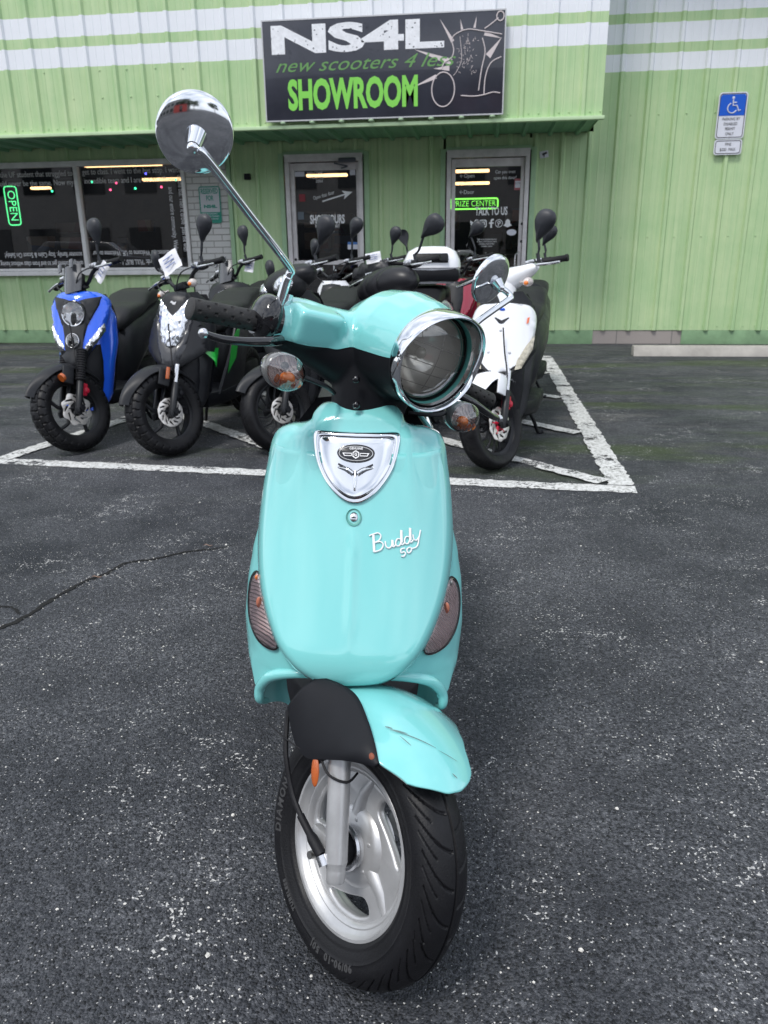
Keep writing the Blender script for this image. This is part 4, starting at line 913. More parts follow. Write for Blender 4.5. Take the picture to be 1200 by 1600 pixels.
# indicator lenses on the leg shield
for s,nm in((-1,'a'),(1,'b')):
    ol=[(.166,.598),(.176,.582),(.182,.555),(.183,.52),(.177,.487),(.163,.467),(.141,.459),(.124,.464),(.121,.483),(.130,.512),(.142,.545),(.153,.577),(.160,.594)]
    ol=[(s*x,.530+(z-.53)*.80) for x,z in ol]; olc=[(p.x,p.y) for p in cat([(x,z,0) for x,z in ol],3,True)]
    m=patch(olc,lambda x,z:yl(x,z)+(.010*sst(.85,1,abs(x)/.186)),.0085,.006,.008); ln_=m.build('indicator_lens',SMOKE,SC,ang=60)
    inn=[(s*.157+(x-s*.157)*.9,.53+(z-.53)*.94) for x,z in olc]
    m=patch(inn,lambda x,z:yl(x,z)+.010*sst(.85,1,abs(x)/.186),.0035,.002,.008); m.build('reflector',FLUTE2,ln_,ang=60)
    fr=[(x,yl(x,z)-.0025+.010*sst(.85,1,abs(x)/.186),z) for x,z in olc]; m=MB(); m.tube(fr,.0016,6,closed=True); m.build('lens_seal',BLKM,ln_)
    m=MB(); m.ball((s*.157,yl(.157,.54)-.004,.54),(.006,.003,.011),12,8); m.build('bulb',mat('dull_amber_bulb',(.45,.16,.10),.25),ln_)
    m=MB(); m.ball((s*.1645,yl(.1645,.576)-.003,.576),(.0035,.003,.005),10,8); m.build('bulb_screw',AMBB if s<0 else STEEL,ln_)
# ---------------- headset, built as one blended shell then parted along the seam
bm_=MB()
secs=[]
def sup(cy,cz,ry,rt_,rb,n=28,e=.85):
    r=[]
    for k in range(n):
        t=2*PI*k/n; c,s_=math.cos(t),math.sin(t); r.append((cy+ry*math.copysign(abs(c)**e,c),cz+(rt_ if s_>0 else rb)*math.copysign(abs(s_)**e,s_)))
    return r
rows=[]
WS=[(-.232,.385,.935,.012,.016,.014),(-.222,.385,.935,.026,.022,.022),(-.20,.385,.932,.034,.036,.034),(-.172,.382,.930,.037,.055,.036),(-.15,.380,.930,.040,.058,.040),(-.12,.375,.928,.046,.060,.045),(-.08,.37,.93,.055,.062,.06),(0,.37,.93,.06,.075,.08)]
WS=WS+[(-a,b,c,d,e,f) for a,b,c,d,e,f in WS[-2::-1]]
for x,cy,cz,ry,rt_,rb in WS: rows.append([(x,y,z) for y,z in sup(cy,cz,ry,rt_,rb)])
bm_.grid(rows,cu=True); n=len(bm_.v); bm_.f.append(tuple(range(28))); bm_.f.append(tuple(range(n-28,n)))
# nacelle barrel, tilted slightly down
HC=Vector((0.003,.20,.960)); hd=Vector((0,-1,-.10)).normalized(); hu=Vector((1,0,0)).cross(hd).normalized(); hu=hu if hu.z>0 else -hu
rows=[]
for dd,r,dz in((.0,.0745,0),(-.02,.0785,0),(-.05,.0855,0),(-.10,.092,-.004),(-.15,.088,-.01),(-.20,.07,-.02),(-.235,.035,-.03),(-.24,.002,-.03)):
    c=HC+hd*dd+Vector((0,0,dz)); rows.append([c+Vector((1,0,0))*r*math.cos(t)+hu*r*math.sin(t) for t in [2*PI*k/36 for k in range(36)]])
o0=len(bm_.v); bm_.grid(rows,cu=True); bm_.f.append(tuple(range(o0,o0+36)))
# neck down to the shield
rows=[]
for z,cy,rx,ry in((.80,.325,.062,.045),(.84,.335,.070,.055),(.88,.34,.078,.06),(.93,.345,.085,.065),(.96,.35,.06,.05)):
    rows.append([(rx*math.cos(t),cy+ry*math.sin(t),z) for t in [2*PI*k/28 for k in range(28)]])
o0=len(bm_.v); bm_.grid(rows,cu=True); bm_.f.append(tuple(range(o0,o0+28))); n=len(bm_.v); bm_.f.append(tuple(range(n-28,n)))
for s in(-1,1): bm_.box((s*.143,.350,.950),(.088,.052,.060),rot=Matrix.Rotation(R_(12),3,'X')@Matrix.Rotation(R_(s*6),3,'Y'),bev=.012)
tmp=bm_.build('tmp_shell',TEAL,None)
rm=tmp.modifiers.new('r','REMESH'); rm.mode='VOXEL'; rm.voxel_size=.003; rm.adaptivity=0
sm_=tmp.modifiers.new('s','SMOOTH'); sm_.iterations=9; sm_.factor=.6
dg=bpy.context.evaluated_depsgraph_get(); dg.update(); me0=bpy.data.meshes.new_from_object(tmp.evaluated_get(dg)); bpy.data.objects.remove(tmp)
def seam(x): a=abs(x-.0); return lerp([(0,.958),(.05,.955),(.08,.940),(.11,.926),(.16,.918),(.21,.914),(.24,.914)],a)
def part_off(top,name,m_):
    bm=bmesh.new(); bm.from_mesh(me0)
    for v in bm.verts: v.co.z-=seam(v.co.x)
    bmesh.ops.bisect_plane(bm,geom=list(bm.verts)+list(bm.edges)+list(bm.faces),plane_co=(0,0,.0004 if top else -.0004),plane_no=(0,0,1),clear_inner=top,clear_outer=not top)
    for v in bm.verts:
        v.co.z+=seam(v.co.x)
        if not top:
            c=v.normal*.0012; v.co-=c
    # open the lamp bowl
    bm.faces.ensure_lookup_table()
    dl=[f for f in bm.faces if (f.calc_center_median()-HC).dot(hd)>-.003 or ((f.calc_center_median()-HC).dot(hd)>-.045 and (f.calc_center_median()-HC-hd*((f.calc_center_median()-HC).dot(hd))).length<.072)]
    bmesh.ops.delete(bm,geom=dl,context='FACES')
    for v in bm.verts: v.co=ST(v.co)
    me=bpy.data.meshes.new(name); bm.to_mesh(me); bm.free(); me.materials.append(m_); sharpen(me,60); o=bpy.data.objects.new(name,me); S.collection.objects.link(o); o.parent=SC; return o
for q_ in((-.075,.292,.892),(-.060,.290,.852)):
    m=SM(); m.ball(q_,(.007,.006,.007),12,8); m.build('cover_fixing',BLKG,SC)
HT=part_off(True,'headset_top_cover',TEAL); HB=part_off(False,'headset_lower_cover',BLKP)
# crease panel edge on the top cover: shallow raised step
def hp(a,r,t): return HC+hd*a+Vector((1,0,0))*(r*math.cos(t))+hu*(r*math.sin(t))
def ringrev(m,prf,n=72,peak=0):
    rows=[]
    for k in range(n):
        t=2*PI*k/n; pk=peak*max(0,math.sin(t))**1.5; rows.append([hp(a+pk*w,r,t) for r,a,w in prf])
    m.grid(rows,cv=True)
# chrome ring with hooded brow
m=SM(); ringrev(m,[(.0790,-.028,0),(.0815,-.024,0),(.0832,-.012,.3),(.0832,-.002,.7),(.0820,.004,1),(.0800,.0065,1),(.0775,.004,1),(.0755,-.003,.8),(.0740,-.008,.5),(.0730,-.013,.3)],peak=.022); HR=m.build('headlight_ring',CHR,SC,ang=60)
m=SM(); ringrev(m,[(.0730,-.013,.3),(.0722,-.020,0),(.0715,-.028,0),(.066,-.030,0)],peak=.022); m.build('ring_inner_wall',TEALIN,HR,ang=60)
m=SM(); ringrev(m,[(.0685,-.027,0),(.0705,-.024,0),(.0712,-.020,0),(.0685,-.018,0)]); m.build('lens_gasket',BLKM,HR)
m=SM(); rows=[]
for i in range(13):
    q=i/12; rows.append([hp(-.021+.016*(1-q*q),.0690*q+.0001,2*PI*k/60) for k in range(60)])
m.grid(rows,cu=True); HL=m.build('headlight_lens',LENS,SC,ang=60)
m=SM(); rows=[]
for i in range(13):
    q=i/12; rows.append([hp(-.080+.052*q*q,.0685*q+.0001,2*PI*k/60) for k in range(60)])
m.grid(rows,cu=True); m.build('reflector_bowl',mat('silver_bowl',(.86,.84,.79),.14,metal=.4,bump=.3,bscale=26),HL,ang=60)
m=SM(); m.tube([hp(-.085,0,0),hp(-.055,0,0)],[.012,.009],14); m.ball(hp(-.052,0,0),.010,12,8); m.build('bulb',mat('bulb_glass',(.5,.48,.42),.1,coat=1),HL)
m=SM()
for zz in(.020,-.024,-.008,-.044,.045): # moulded ribs of the lens
    w=math.sqrt(.066**2-zz**2); pts=[]
    for k in range(17):
        x=-w+2*w*k/16; q=math.sqrt(x*x+zz*zz)/.0675; pts.append(HC+Vector((1,0,0))*x+hu*zz+hd*(-.0228+.016*(1-q*q)))
    m.tube(pts,.0007,5)
for xx in(0,-.03,.03):
    pts=[]
    for k in range(11):
        zz=-.050+.100*k/10; q=math.sqrt(xx*xx+zz*zz)/.0675; pts.append(HC+Vector((1,0,0))*xx+hu*zz+hd*(-.0228+.016*(1-q*q)))
    if xx==0: m.tube(pts,.0006,5)
m.build('lens_ribs',mat('clear_rib',(.75,.74,.70),.1,trans=.6),HL)
# grips, switch housings, levers, mirrors, side indicators
def grip(m,x0,x1,r,c,n1=150,n2=72,dim=True):
    rows=[]; s=1 if x1>x0 else -1; L=abs(x1-x0); nr=14
    for i in range(n1+1):
        u=i/n1; x=x0+(x1-x0)*u; row=[]
        for j in range(n2):
            t=2*PI*j/n2; rr=r*(1+.05*sst(.97,1,u)-.25*sst(.985,1.0,u)+.22*sst(.05,.015,u))
            if dim and .07<u<.95:
                ci=(u*L/.0135); i0=round(ci); tt=(t/(2*PI)*6+(i0%2)*.5); d=math.hypot((ci-i0)*.0135,((tt-round(tt))/6)*2*PI*r)
                if d<.0028: rr-=.0022
            row.append(c+Vector((x,rr*math.cos(t),rr*math.sin(t)-.012*u)))
        rows.append(row)
    m.grid(rows,cu=True); k=len(m.v); m.f.append(tuple(range(k-n2,k)))
for s in(-1,1):
    m=SM(); grip(m,s*.222,s*.340,.0165,Vector((0,.385,.930))); m.build('grip',GRIPM,SC,ang=60)
    m=SM(); m.ball((s*.214,.383,.940),(.024,.036,.037),20,14); m.tube([(s*.198,.383,.936),(s*.232,.384,.935)],[.034,.026],20); hs=m.build('switch_housing',BLKG,SC,ang=60)
    m=SM(); pts=cat([(s*.200,.345,.914),(s*.232,.325,.908),(s*.272,.322,.898),(s*.305,.328,.892),(s*.328,.336,.892)],6); m.tube(pts,[.0085-.0035*i/len(pts) for i in range(len(pts))],12); m.build('brake_lever',BLKG,SC,ang=60)
    m=SM(); m.ball((s*.331,.336,.892),.0078,16,12); m.build('lever_ball',CHRD,SC)
    # stalk indicators
    cx,cy,cz=(-.213 if s<0 else .180),.285,(.874 if s<0 else .880); rm_=Matrix.Rotation(R_(-8*s),3,'Y')
    m=SM(); rows=[]
    for a,r in((.040,.004),(.034,.016),(.022,.027),(.008,.031),(-.004,.031),(-.006,.029)):
        rows.append([Vector((cx,cy+a,cz))+rm_@Vector((r*1.16*math.cos(t),0,r*.9*math.sin(t))) for t in [2*PI*k/32 for k in range(32)]])
    m.grid(rows,cu=True); ind=m.build('stalk_indicator',mat('smoked_indicator_shell',(.14,.14,.14),.18,coat=1),SC,ang=60)
    m=SM(); rows=[]
    for i in range(9):
        q=i/8; rows.append([Vector((cx,cy-.006-.020*(1-q*q),cz))+rm_@Vector((.0355*q*math.cos(t)+.0001,0,.0275*q*math.sin(t))) for t in [2*PI*k/32 for k in range(32)]])
    m.grid(rows,cu=True); m.build('lens',LENS,ind,ang=60)
    m=SM(); rows=[]
    for i in range(7):
        q=i/6; rows.append([Vector((cx,cy+.012-.014*q*q,cz))+rm_@Vector((.0335*q*math.cos(t)+.0001,0,.0255*q*math.sin(t))) for t in [2*PI*k/24 for k in range(24)]])
    m.grid(rows,cu=True); m.build('reflector',FLUTE2,ind)
    m=SM(); m.ball((cx-s*.004,cy-.006,cz-.008),(.013,.010,.011),14,10); 
    for k in range(5): m.ball((cx-.016+.010*k,cy-.010,cz-.016+.0012*(k-2)**2),(.0042,.004,.007),8,6)
    m.build('bulb',AMBB,ind)
    m=SM(); m.ball((cx-s*-.010,cy-.012,cz+.010),(.006,.008,.006),12,8); m.build('bulb_socket',BLKM,ind)
    m=SM(); m.tube(cat([(cx-s*.03,cy+.012,cz),(s*.125,.30,.868),(s*.085,.325,.858)],5),.0038,8); m.build('indicator_stalk',BLKM,ind)
# mirrors
for s in(-1,1):
    if s<0: c=Vector((-.412,.345,1.140)); ball_=Vector((-.422,.316,1.118)); nrm=Vector((-.22,-1,-.26)).normalized(); pts=[(-.201,.375,.960),(-.203,.373,1.0),(-.203,.370,1.014),(-.212,.366,1.026),(-.32,.338,1.076),(-.40,.316,1.112),(-.418,.313,1.117)]; RR=.0505
    else: c=Vector((.274,.430,1.143)); ball_=Vector((.282,.408,1.133)); nrm=Vector((.25,-1,-.22)).normalized(); pts=[(.196,.375,.965),(.207,.378,1.02),(.224,.38,1.051),(.26,.385,1.085),(.296,.39,1.116),(.302,.393,1.123),(.298,.400,1.129),(.284,.407,1.133)]; RR=.050
    u=nrm.cross(Vector((0,0,1))).normalized(); w=u.cross(nrm).normalized()
    m=SM(); rows=[]
    for i in range(17):
        q=i/16; d=.018*(math.sqrt(max(0,1.0-.80*q*q))-.447); rows.append([c+nrm*d+u*(RR*q*math.cos(t))+w*(RR*q*math.sin(t)) for t in [2*PI*k/56 for k in range(56)]])
    rows.append([c-nrm*.004+u*(RR*1.012*math.cos(t))+w*(RR*1.012*math.sin(t)) for t in [2*PI*k/56 for k in range(56)]])
    rows.append([c-nrm*.009+u*(RR*1.0*math.cos(t))+w*(RR*1.0*math.sin(t)) for t in [2*PI*k/56 for k in range(56)]])
    m.grid(rows,cu=True); MR=m.build('mirror',CHR,SC,ang=60)
    m=SM(); m.grid([[c-nrm*.009+u*(RR*q*math.cos(t))+w*(RR*q*math.sin(t)) for t in [2*PI*k/40 for k in range(40)]] for q in(.001,.99)],cu=True); m.build('mirror_glass',mat('mirror_glass',(.9,.9,.9),.01,metal=1),MR)
    m=SM(); P=cat(pts,8); m.tube(P,[.0062 if i>12 else .0078 for i in range(len(P))],18); m.ball(ball_,.0085,18,12); m.tube([ball_,c+nrm*.012],[.0095,.0135],20); m.tube([(s*.193,.375,.955),(s*.193,.375,.985)],.0105,6); m.build('mirror_stem',CHR,MR,ang=60)
# ================================================================ ROW OF PARKED SCOOTERS
GROUP='scooters parked nose out in front of the shop'
CACHE={}
def mesh_of(key,fn,m,ang=45):
    if key in CACHE: return CACHE[key]
    b=MB(); fn(b); o=b.build('tmp',m,None,ang=ang); me=o.data; bpy.data.objects.remove(o); me.name=key; CACHE[key]=me; return me
def inst(name,me,parent,M=None):
    o=bpy.data.objects.new(name,me); S.collection.objects.link(o); o.parent=parent
    if M is not None: o.matrix_local=M
    return o
DISC=mat('brake_disc_steel',(.72,.69,.66),.32,metal=.55)
MIRB=mat('black_mirror_shell',(.022,.024,.030),.42,mott=.1,rvar=.1)
CLOTH=mat('black_cloth_cover',(.020,.020,.024),.42,bump=.3,bscale=90)
RW_=.245
def xr(p): return (p.z,p.x,p.y)
def f_knob(b): tyre_mesh(b,RW_,.062,.155,(0,0,0),nseg=330,kind='knob',na=28)
def f_road(b): tyre_mesh(b,RW_*.97,.055,.165,(0,0,0),nseg=300,kind='road',na=28)
def f_rim(n):
    def f(b):
        b.rev([(.172,-.040),(.164,-.042),(.160,-.034),(.148,-.026),(.146,0),(.148,.026),(.160,.034),(.164,.042),(.172,.040)],xr,48)
        for k in range(n):
            a=2*PI*k/n; c,s=math.cos(a),math.sin(a); c2,s2=math.cos(a+.22),math.sin(a+.22); w=.011 if n<8 else .006
            b.tube([(.004,.03*c,.03*s),(.006,.09*c2,.09*s2),(.002,.152*c,.152*s)],[w*1.5,w,w*1.1],8)
        b.rev([(0,-.035),(.03,-.035),(.034,.0),(.03,.03),(.02,.045),(0,.045)],xr,24)
    return f
def f_disc(n,R,wave):
    def f(b):
        outer=[((R+wave*math.sin(t*n))*math.cos(t),(R+wave*math.sin(t*n))*math.sin(t)) for t in [2*PI*i/120 for i in range(120)]]
        outs=[outer,circ(R*.45,30)]
        for k in range(n):
            a=2*PI*k/n
            P=[(R*.56,a),(R*.60,a+.28*10/n),(R*.88,a+.62*10/n),(R*.90,a+.50*10/n),(R*.72,a+.10*10/n)]
            outs.append([(r*math.cos(t),r*math.sin(t)) for r,t in P])
        vs,fs=plate(outs,.004,.0005); b.add(vs,fs,lambda p:(.052+p.z,p.x,p.y))
        outs=[circ(R*.5,24)]; vs,fs=plate(outs,.006); b.add(vs,fs,lambda p:(.048+p.z,p.x,p.y)) if False else None
    return f
def f_carrier(b):
    for k in range(5):
        a=2*PI*k/5; b.tube([(.046,.015*math.cos(a),.015*math.sin(a)),(.049,.055*math.cos(a+.3),.055*math.sin(a+.3))],[.012,.006],8)
def f_fork(s):
  def f(b):
        a=Vector((0,-.02,RW_-.02)); p=a+Vector((s*.088,0,0)); b.tube([p,p+ad*.02,p+ad*.19,p+ad*.195],[.014,.020,.020,.016],14); b.box(p+Vector((0,.012,.012)),(.024,.05,.04),bev=.008)
  return f
def f_tubes(s):
  def f(b):
        a=Vector((0,-.02,RW_-.02)); p=a+Vector((s*.088,0,0)); b.tube([p+ad*.19,p+ad*.30],.014,12)
  return f
def f_gaiter(s):
  def f(b):
        a=Vector((0,-.02,RW_-.02)); p=a+Vector((s*.088,0,0)); n=26; b.tube([p+ad*(.19+.19*i/n) for i in range(n+1)],[.026+.004*(i%2) for i in range(n+1)],14)
  return f
def f_caliper(b):
    b.box((.066,.075,.10),(.030,.050,.075),rot=Matrix.Rotation(R_(-25),3,'X'),bev=.010); b.ball((.083,.065,.12),(.008,.018,.018),12,8); b.ball((.083,.088,.088),(.008,.018,.018),12,8); b.tube([(.08,.06,.12),(.08,.055,.155)],.007,8)
def f_hose(b): b.tube(cat([(.075,.07,.15),(.11,.06,.25),(.09,.10,.36),(.085,.13,.48)],6),.004,6)
def f_axle(b): b.tube([(-.11,0,0),(.11,0,0)],.012,12); b.tube([(.10,0,0),(.118,0,0)],.018,6)
def f_bars(b):
    for s in(-1,1): b.tube(cat([(0,.36,.925),(s*.07,.365,.94),(s*.13,.375,.985),(s*.2,.40,1.005),(s*.30,.42,1.00)],6),.0115,12)
    b.tube([(0,.345,.80),(0,.36,.935)],.022,12); b.box((0,.355,.93),(.10,.05,.04),bev=.008)
    for s in(-1,1): b.box((s*.185,.40,1.003),(.055,.045,.045),bev=.012)
    b.tube(cat([(.16,.38,1.01),(.10,.30,.99),(.03,.28,.90)],5),.004,6); b.tube(cat([(-.16,.38,1.01),(-.12,.28,.97),(-.03,.28,.88)],5),.004,6)
def f_grip(s):
    def f(b): b.tube([(s*.215,.403,1.005),(s*.225,.404,1.005),(s*.235,.405,1.004),(s*.33,.424,.998),(s*.335,.425,.998),(s*.345,.427,.998)],[.020,.020,.0165,.0165,.019,.017],16)
    return f
def f_lever(s):
    def f(b): b.tube(cat([(s*.175,.375,1.0),(s*.21,.345,.995),(s*.30,.355,.985),(s*.33,.365,.983)],5),[.007]*15+[.0085],8); b.box((s*.155,.375,1.015),(.05,.035,.03),bev=.008)
    return f
def f_mirror(s,dx=.06,dz=.21,sc=1.0,ang=20):
    def f(b):
        ol=[(0,-.085),(.016,-.055),(.044,-.010),(.052,.028),(.040,.055),(.012,.066),(-.022,.058),(-.040,.030),(-.038,-.005),(-.014,-.055)]
        P=cat([(x,z,0) for x,z in ol],4,True); c=Vector((s*(.19+dx),.405,1.0+dz)); M_=Matrix.Rotation(R_(ang*s),3,'Y')@Matrix.Rotation(R_(12*s),3,'Z')
        rows=[]
        for q,yy in((.01,-.020),(.45,-.018),(.75,-.013),(.93,-.006),(1.0,.002),(1.0,.010),(.95,.014),(.9,.010),(.01,.009)):
            rows.append([c+M_@Vector((p.x*q*s*sc,yy*1.3*sc,(p.y)*q*sc)) for p in P])
        b.grid(rows,cu=True)
        b.tube(cat([(s*.19,.40,1.02),(s*.192,.40,1.05),(s*(.19+dx*.25),.40,1.0+dz*.4),c+M_@Vector((0,.0,-.06*sc))],6),[.006]*12+[.0075]*7,10); b.tube([(s*.19,.40,1.01),(s*.19,.40,1.055)],.010,8)
    return f
def f_fender(t0,t1,w,tipw):
    def f(b):
        rows=[]; R=RW_+.028
        for i in range(31):
            u=i/30; t=R_(t0+(t1-t0)*u); ww=tipw+(w-tipw)*sst(0,.35,u); row=[]
            for j in range(17):
                v=-1+2*j/16; rr=R-.035*abs(v)**2.5+.006*(1-abs(v))+(.012*sst(.3,0,u)); row.append((v*ww,-rr*math.cos(t),rr*math.sin(t)))
            rows.append(row)
        b.grid(rows); b.grid([[ (p[0]*.97,p[1]*.985,p[2]*.985) for p in r] for r in rows],flip=True)
        for s in(-1,1):
            b.box((s*(w+.004),.01,.20),(.012,.07,.10),rot=Matrix.Rotation(R_(-26),3,'X'),bev=.005)
    return f
def f_rear(b):
    rows=[]
    for y,w,z0,z1 in((.68,.10,.28,.62),(.74,.15,.27,.70),(.9,.17,.38,.73),(1.1,.18,.48,.75),(1.35,.16,.58,.78),(1.55,.12,.68,.80),(1.70,.05,.74,.80)):
        c=(z0+z1)/2;h=(z1-z0)/2; rows.append([(w*math.copysign(abs(math.cos(t))**.7,math.cos(t)),y,c+h*math.copysign(abs(math.sin(t))**.7,math.sin(t))) for t in[2*PI*k/24 for k in range(24)]])
    b.grid(rows,cu=True); n=len(b.v); b.f.append(tuple(range(24))); b.f.append(tuple(range(n-24,n)))
def f_seat(b):
    rows=[]
    for y,w,z0,z1 in((.66,.06,.64,.68),(.70,.12,.63,.745),(.78,.145,.66,.79),(.95,.15,.70,.80),(1.08,.15,.72,.81),(1.18,.145,.74,.865),(1.35,.14,.76,.885),(1.52,.12,.78,.88),(1.62,.05,.80,.84)):
        c=(z0+z1)/2;h=(z1-z0)/2; rows.append([(w*math.copysign(abs(math.cos(t))**.6,math.cos(t)),y,c+h*math.copysign(abs(math.sin(t))**.6,math.sin(t))) for t in[2*PI*k/24 for k in range(24)]])
    b.grid(rows,cu=True); n=len(b.v); b.f.append(tuple(range(24))); b.f.append(tuple(range(n-24,n)))
def f_floor(b):
    vs,fs=plate([[(-.12,.30),(.12,.30),(.17,.42),(.17,.76),(-.17,.76),(-.17,.42)]],.09,.02); b.add(vs,fs,lambda p:(p.x,p.y,.27+p.z)); b.box((0,.80,.45),(.22,.20,.40),bev=.03)
    b.box((.02,1.15,.32),(.16,.40,.16),bev=.04); b.tube([(-.12,1.0,.30),(-.13,1.55,.36)],[.03,.055],14)
    for s in(-1,1): b.tube(cat([(s*.06,.80,.24),(s*.13,.86,.10),(s*.16,.90,.012),(s*.19,.92,.012)],4),.011,8)
def wing(z): return lerp([(.22,.12),(.30,.15),(.45,.165),(.60,.178),(.74,.172),(.84,.14),(.90,.09)],z)
def yw(x,z): return .155+(z-.5)*.34+.13*(abs(x)/.17)**2.4
def f_wing(b):
    rows=[]
    for i in range(26):
        z=.22+.68*i/25; w=wing(z); row=[]
        for j in range(25):
            v=-1+2*j/24; row.append((v*w,yw(v*w,z)+(.05*(.45-z)/.23 if z<.45 else 0),z))
        row.append((w*.97,row[-1][1]+.05,z)); row.insert(0,(-w*.97,row[0][1]+.05,z)); rows.append(row)
    b.grid(rows)
def f_knee(b):
    rows=[]
    for i in range(10):
        z=.25+.63*i/9; w=wing(z)*.96; rows.append([(w*u,.30+(z-.25)*.27,z) for u in(-1,-.5,0,.5,1)])
    b.grid(rows)
def ycow(x,z): return .085+(z-.48)*.40+2.6*x*x
def row_scooter(name,label,org,gam,steer,wing_m,rear_m,fen_m,tyre='knob',fen=(38,140,.066,.03),disc=(11,.088,.003),patches=(),lights=(),calm=None,bars=True,gaiter=False,mir=((1,.05,.21,1,20),(-1,.05,.21,1,20)),nsp=5,barm=None,lean=0,grpm=None,refl=None,screen=None,sigs=True):
    T=thing(name,label,'scooter',(org[0],org[1],0),(0,R_(lean),-R_(gam)),GROUP)
    AX2=Vector((0,.03,RW_)); M_=Matrix.Translation(AX2)@Matrix.Rotation(R_(steer),4,ad)@Matrix.Translation(-AX2)
    WM=M_@Matrix.Translation((0,0,RW_ if tyre=='knob' else RW_*.97))
    tw=mesh_of('tyre_'+tyre,f_knob if tyre=='knob' else f_road,TYR)
    w=inst('front_wheel',tw,T,WM); inst('rim',mesh_of('rim%d'%nsp,f_rim(nsp),BLKM),w); 
    inst('brake_disc',mesh_of('disc%s'%(disc,),f_disc(*disc),DISC),w); inst('disc_carrier',mesh_of('carrier'+(calm.name if calm and nsp>8 else ''),f_carrier,calm if calm and nsp>8 else BLKM),w); inst('axle',mesh_of('axle',f_axle,BLKP),w)
    inst('brake_caliper',mesh_of('caliper'+(calm.name if calm else ''),f_caliper,calm or BLKP),T,WM)
    inst('brake_hose',mesh_of('hose',f_hose,RUB),T,WM)
    for s in(-1,1):
        lg=inst('fork_leg',mesh_of('fork%d'%s,f_fork(s),BLKM),T,M_); inst('fork_gaiter' if gaiter else 'fork_tube',mesh_of('gaiter%d'%s,f_gaiter(s),RUB) if gaiter else mesh_of('ftube%d'%s,f_tubes(s),CHRD),lg)
    inst('front_mudguard',mesh_of('fender%s%s'%(fen,fen_m.name),f_fender(*fen),fen_m,60),T,WM)
    if refl: 
        b=MB(); 
        if refl=='round': b.tube([(.088,-.035,.44),(.088,-.052,.435)],.024,20)
        else: b.box((.105,.02,.46),(.014,.02,.07),rot=Matrix.Rotation(-RK,3,'X'),bev=.006)
        o=b.build('amber_reflector',AMB,T); o.matrix_local=M_
    r2_=inst('rear_wheel',tw,T,Matrix.Translation((0,1.30,RW_))); inst('rim',CACHE['rim%d'%nsp],r2_)
    inst('leg_shield',mesh_of('wing'+wing_m.name,f_wing,wing_m,60),T); inst('knee_panel',mesh_of('knee',f_knee,BLKP),T)
    iw=.128
    b=patch(mo([(0,.60),(iw*.9,.60),(iw,.50),(iw,.40),(iw*.86,.26),(0,.215)]),lambda x,z:yw(x,z)+(.05*(.45-z)/.23 if z<.45 else 0),.012,.02,.03); b.build('inner_fender',BLKP,T,ang=60)
    inst('floorboard',mesh_of('floor',f_floor,BLKP),T); inst('rear_body',mesh_of('rear'+rear_m.name,f_rear,rear_m,60),T); inst('seat',mesh_of('seat',f_seat,SEAT,60),T)
    if bars: inst('handlebar',mesh_of('bars',f_bars,barm or BLKM),T,M_)
    for s in(-1,1):
        inst('grip',mesh_of('grip%d'%s,f_grip(s),RUB),T,M_); inst('brake_lever',mesh_of('lever%d'%s,f_lever(s),CHRD),T,M_)
        if sigs:
            b=MB(); b.tube([(s*.10,.33,.93),(s*.135,.33,.925)],.006,8); b.ball((s*.155,.32,.92),(.030,.028,.024),16,10); o=b.build('indicator',mat('clear_indicator',(.55,.50,.48),.15,coat=1,mott=.4,mscale=60),T); o.matrix_local=M_
            b=MB(); b.ball((s*.157,.296,.917),(.014,.008,.012),10,8); o2=b.build('bulb',AMBB,o)
    for md in mir:
        inst('mirror',mesh_of('mirror%s'%(md,),f_mirror(*md),MIRB,60),T,M_)
    for k,(nm,m_,ol,off,th,sm) in enumerate(patches):
        L=[]
        if sm: ol=[(p.x,p.y) for p in cat([(x,z,0) for x,z in ol],3,True)]
        b=patch(ol,ycow,off,th,.028); b.build(nm,m_,T,ang=50)
    for nm,cx,cz,rx,rz,kind in lights:
        b=MB(); rows=[]
        for i in range(8):
            q=i/7; rows.append([(cx+rx*q*math.cos(t)+.0001,ycow(cx,cz)-.052+.016*q*q+.03*q*math.sin(t)*.4,cz+rz*q*math.sin(t)) for t in[2*PI*k/32 for k in range(32)]])
        b.grid(rows,cu=True); b.grid([[ (p[0],p[1]+.0015,p[2]) for p in rows[-1]],[(cx+(p[0]-cx)*1.06,p[1]+.045,cz+(p[2]-cz)*1.06) for p in rows[-1]]],cu=True); hl=b.build(nm,LENS,T,ang=60)
        b=MB(); b.grid([[ (cx+(p[0]-cx)*.97,ycow(cx,cz)-.040+.020*(1-i/7)+.03*(i/7)*math.sin(2*PI*k/32)*.4,cz+(p[2]-cz)*.97) for k,p in enumerate(r)] for i,r in enumerate(rows)],cu=True); b.build('reflector',FACET,hl,ang=30)
        b=MB(); b.tube([(p[0],p[1]+.002,p[2]) for p in rows[-1]],.0045,8,closed=True); b.build('bezel',BLKG if kind!='ring' else CHRD,hl)
        if kind=='ring': b=MB(); b.ball((cx,ycow(cx,cz)-.05,cz),(rx*.5,.02,rz*.5),16,10); b.build('projector',BLKG,hl)
    if screen:
        b=MB(); rows=[]
        for i in range(9):
            v=i/8; rows.append([((-1+2*j/8)*(.085-.02*abs(v-.4)),.235-.03*0+.055*v*1.2+.05*(abs(-1+2*j/8))**2,.90+.155*v) for j in range(9)])
        b.grid(rows); b.grid([[ (p[0],p[1]+.006,p[2]) for p in r] for r in rows],flip=True)
        for j in (-1,1): b.box((j*.06,.30,1.06),(.03,.01,.05),rot=Matrix.Rotation(R_(-20),3,'X'),bev=.003)
        o=b.build('flyscreen',mat('dark_grey_gloss',(.05,.052,.058),.2,coat=.8),T); o.matrix_local=M_
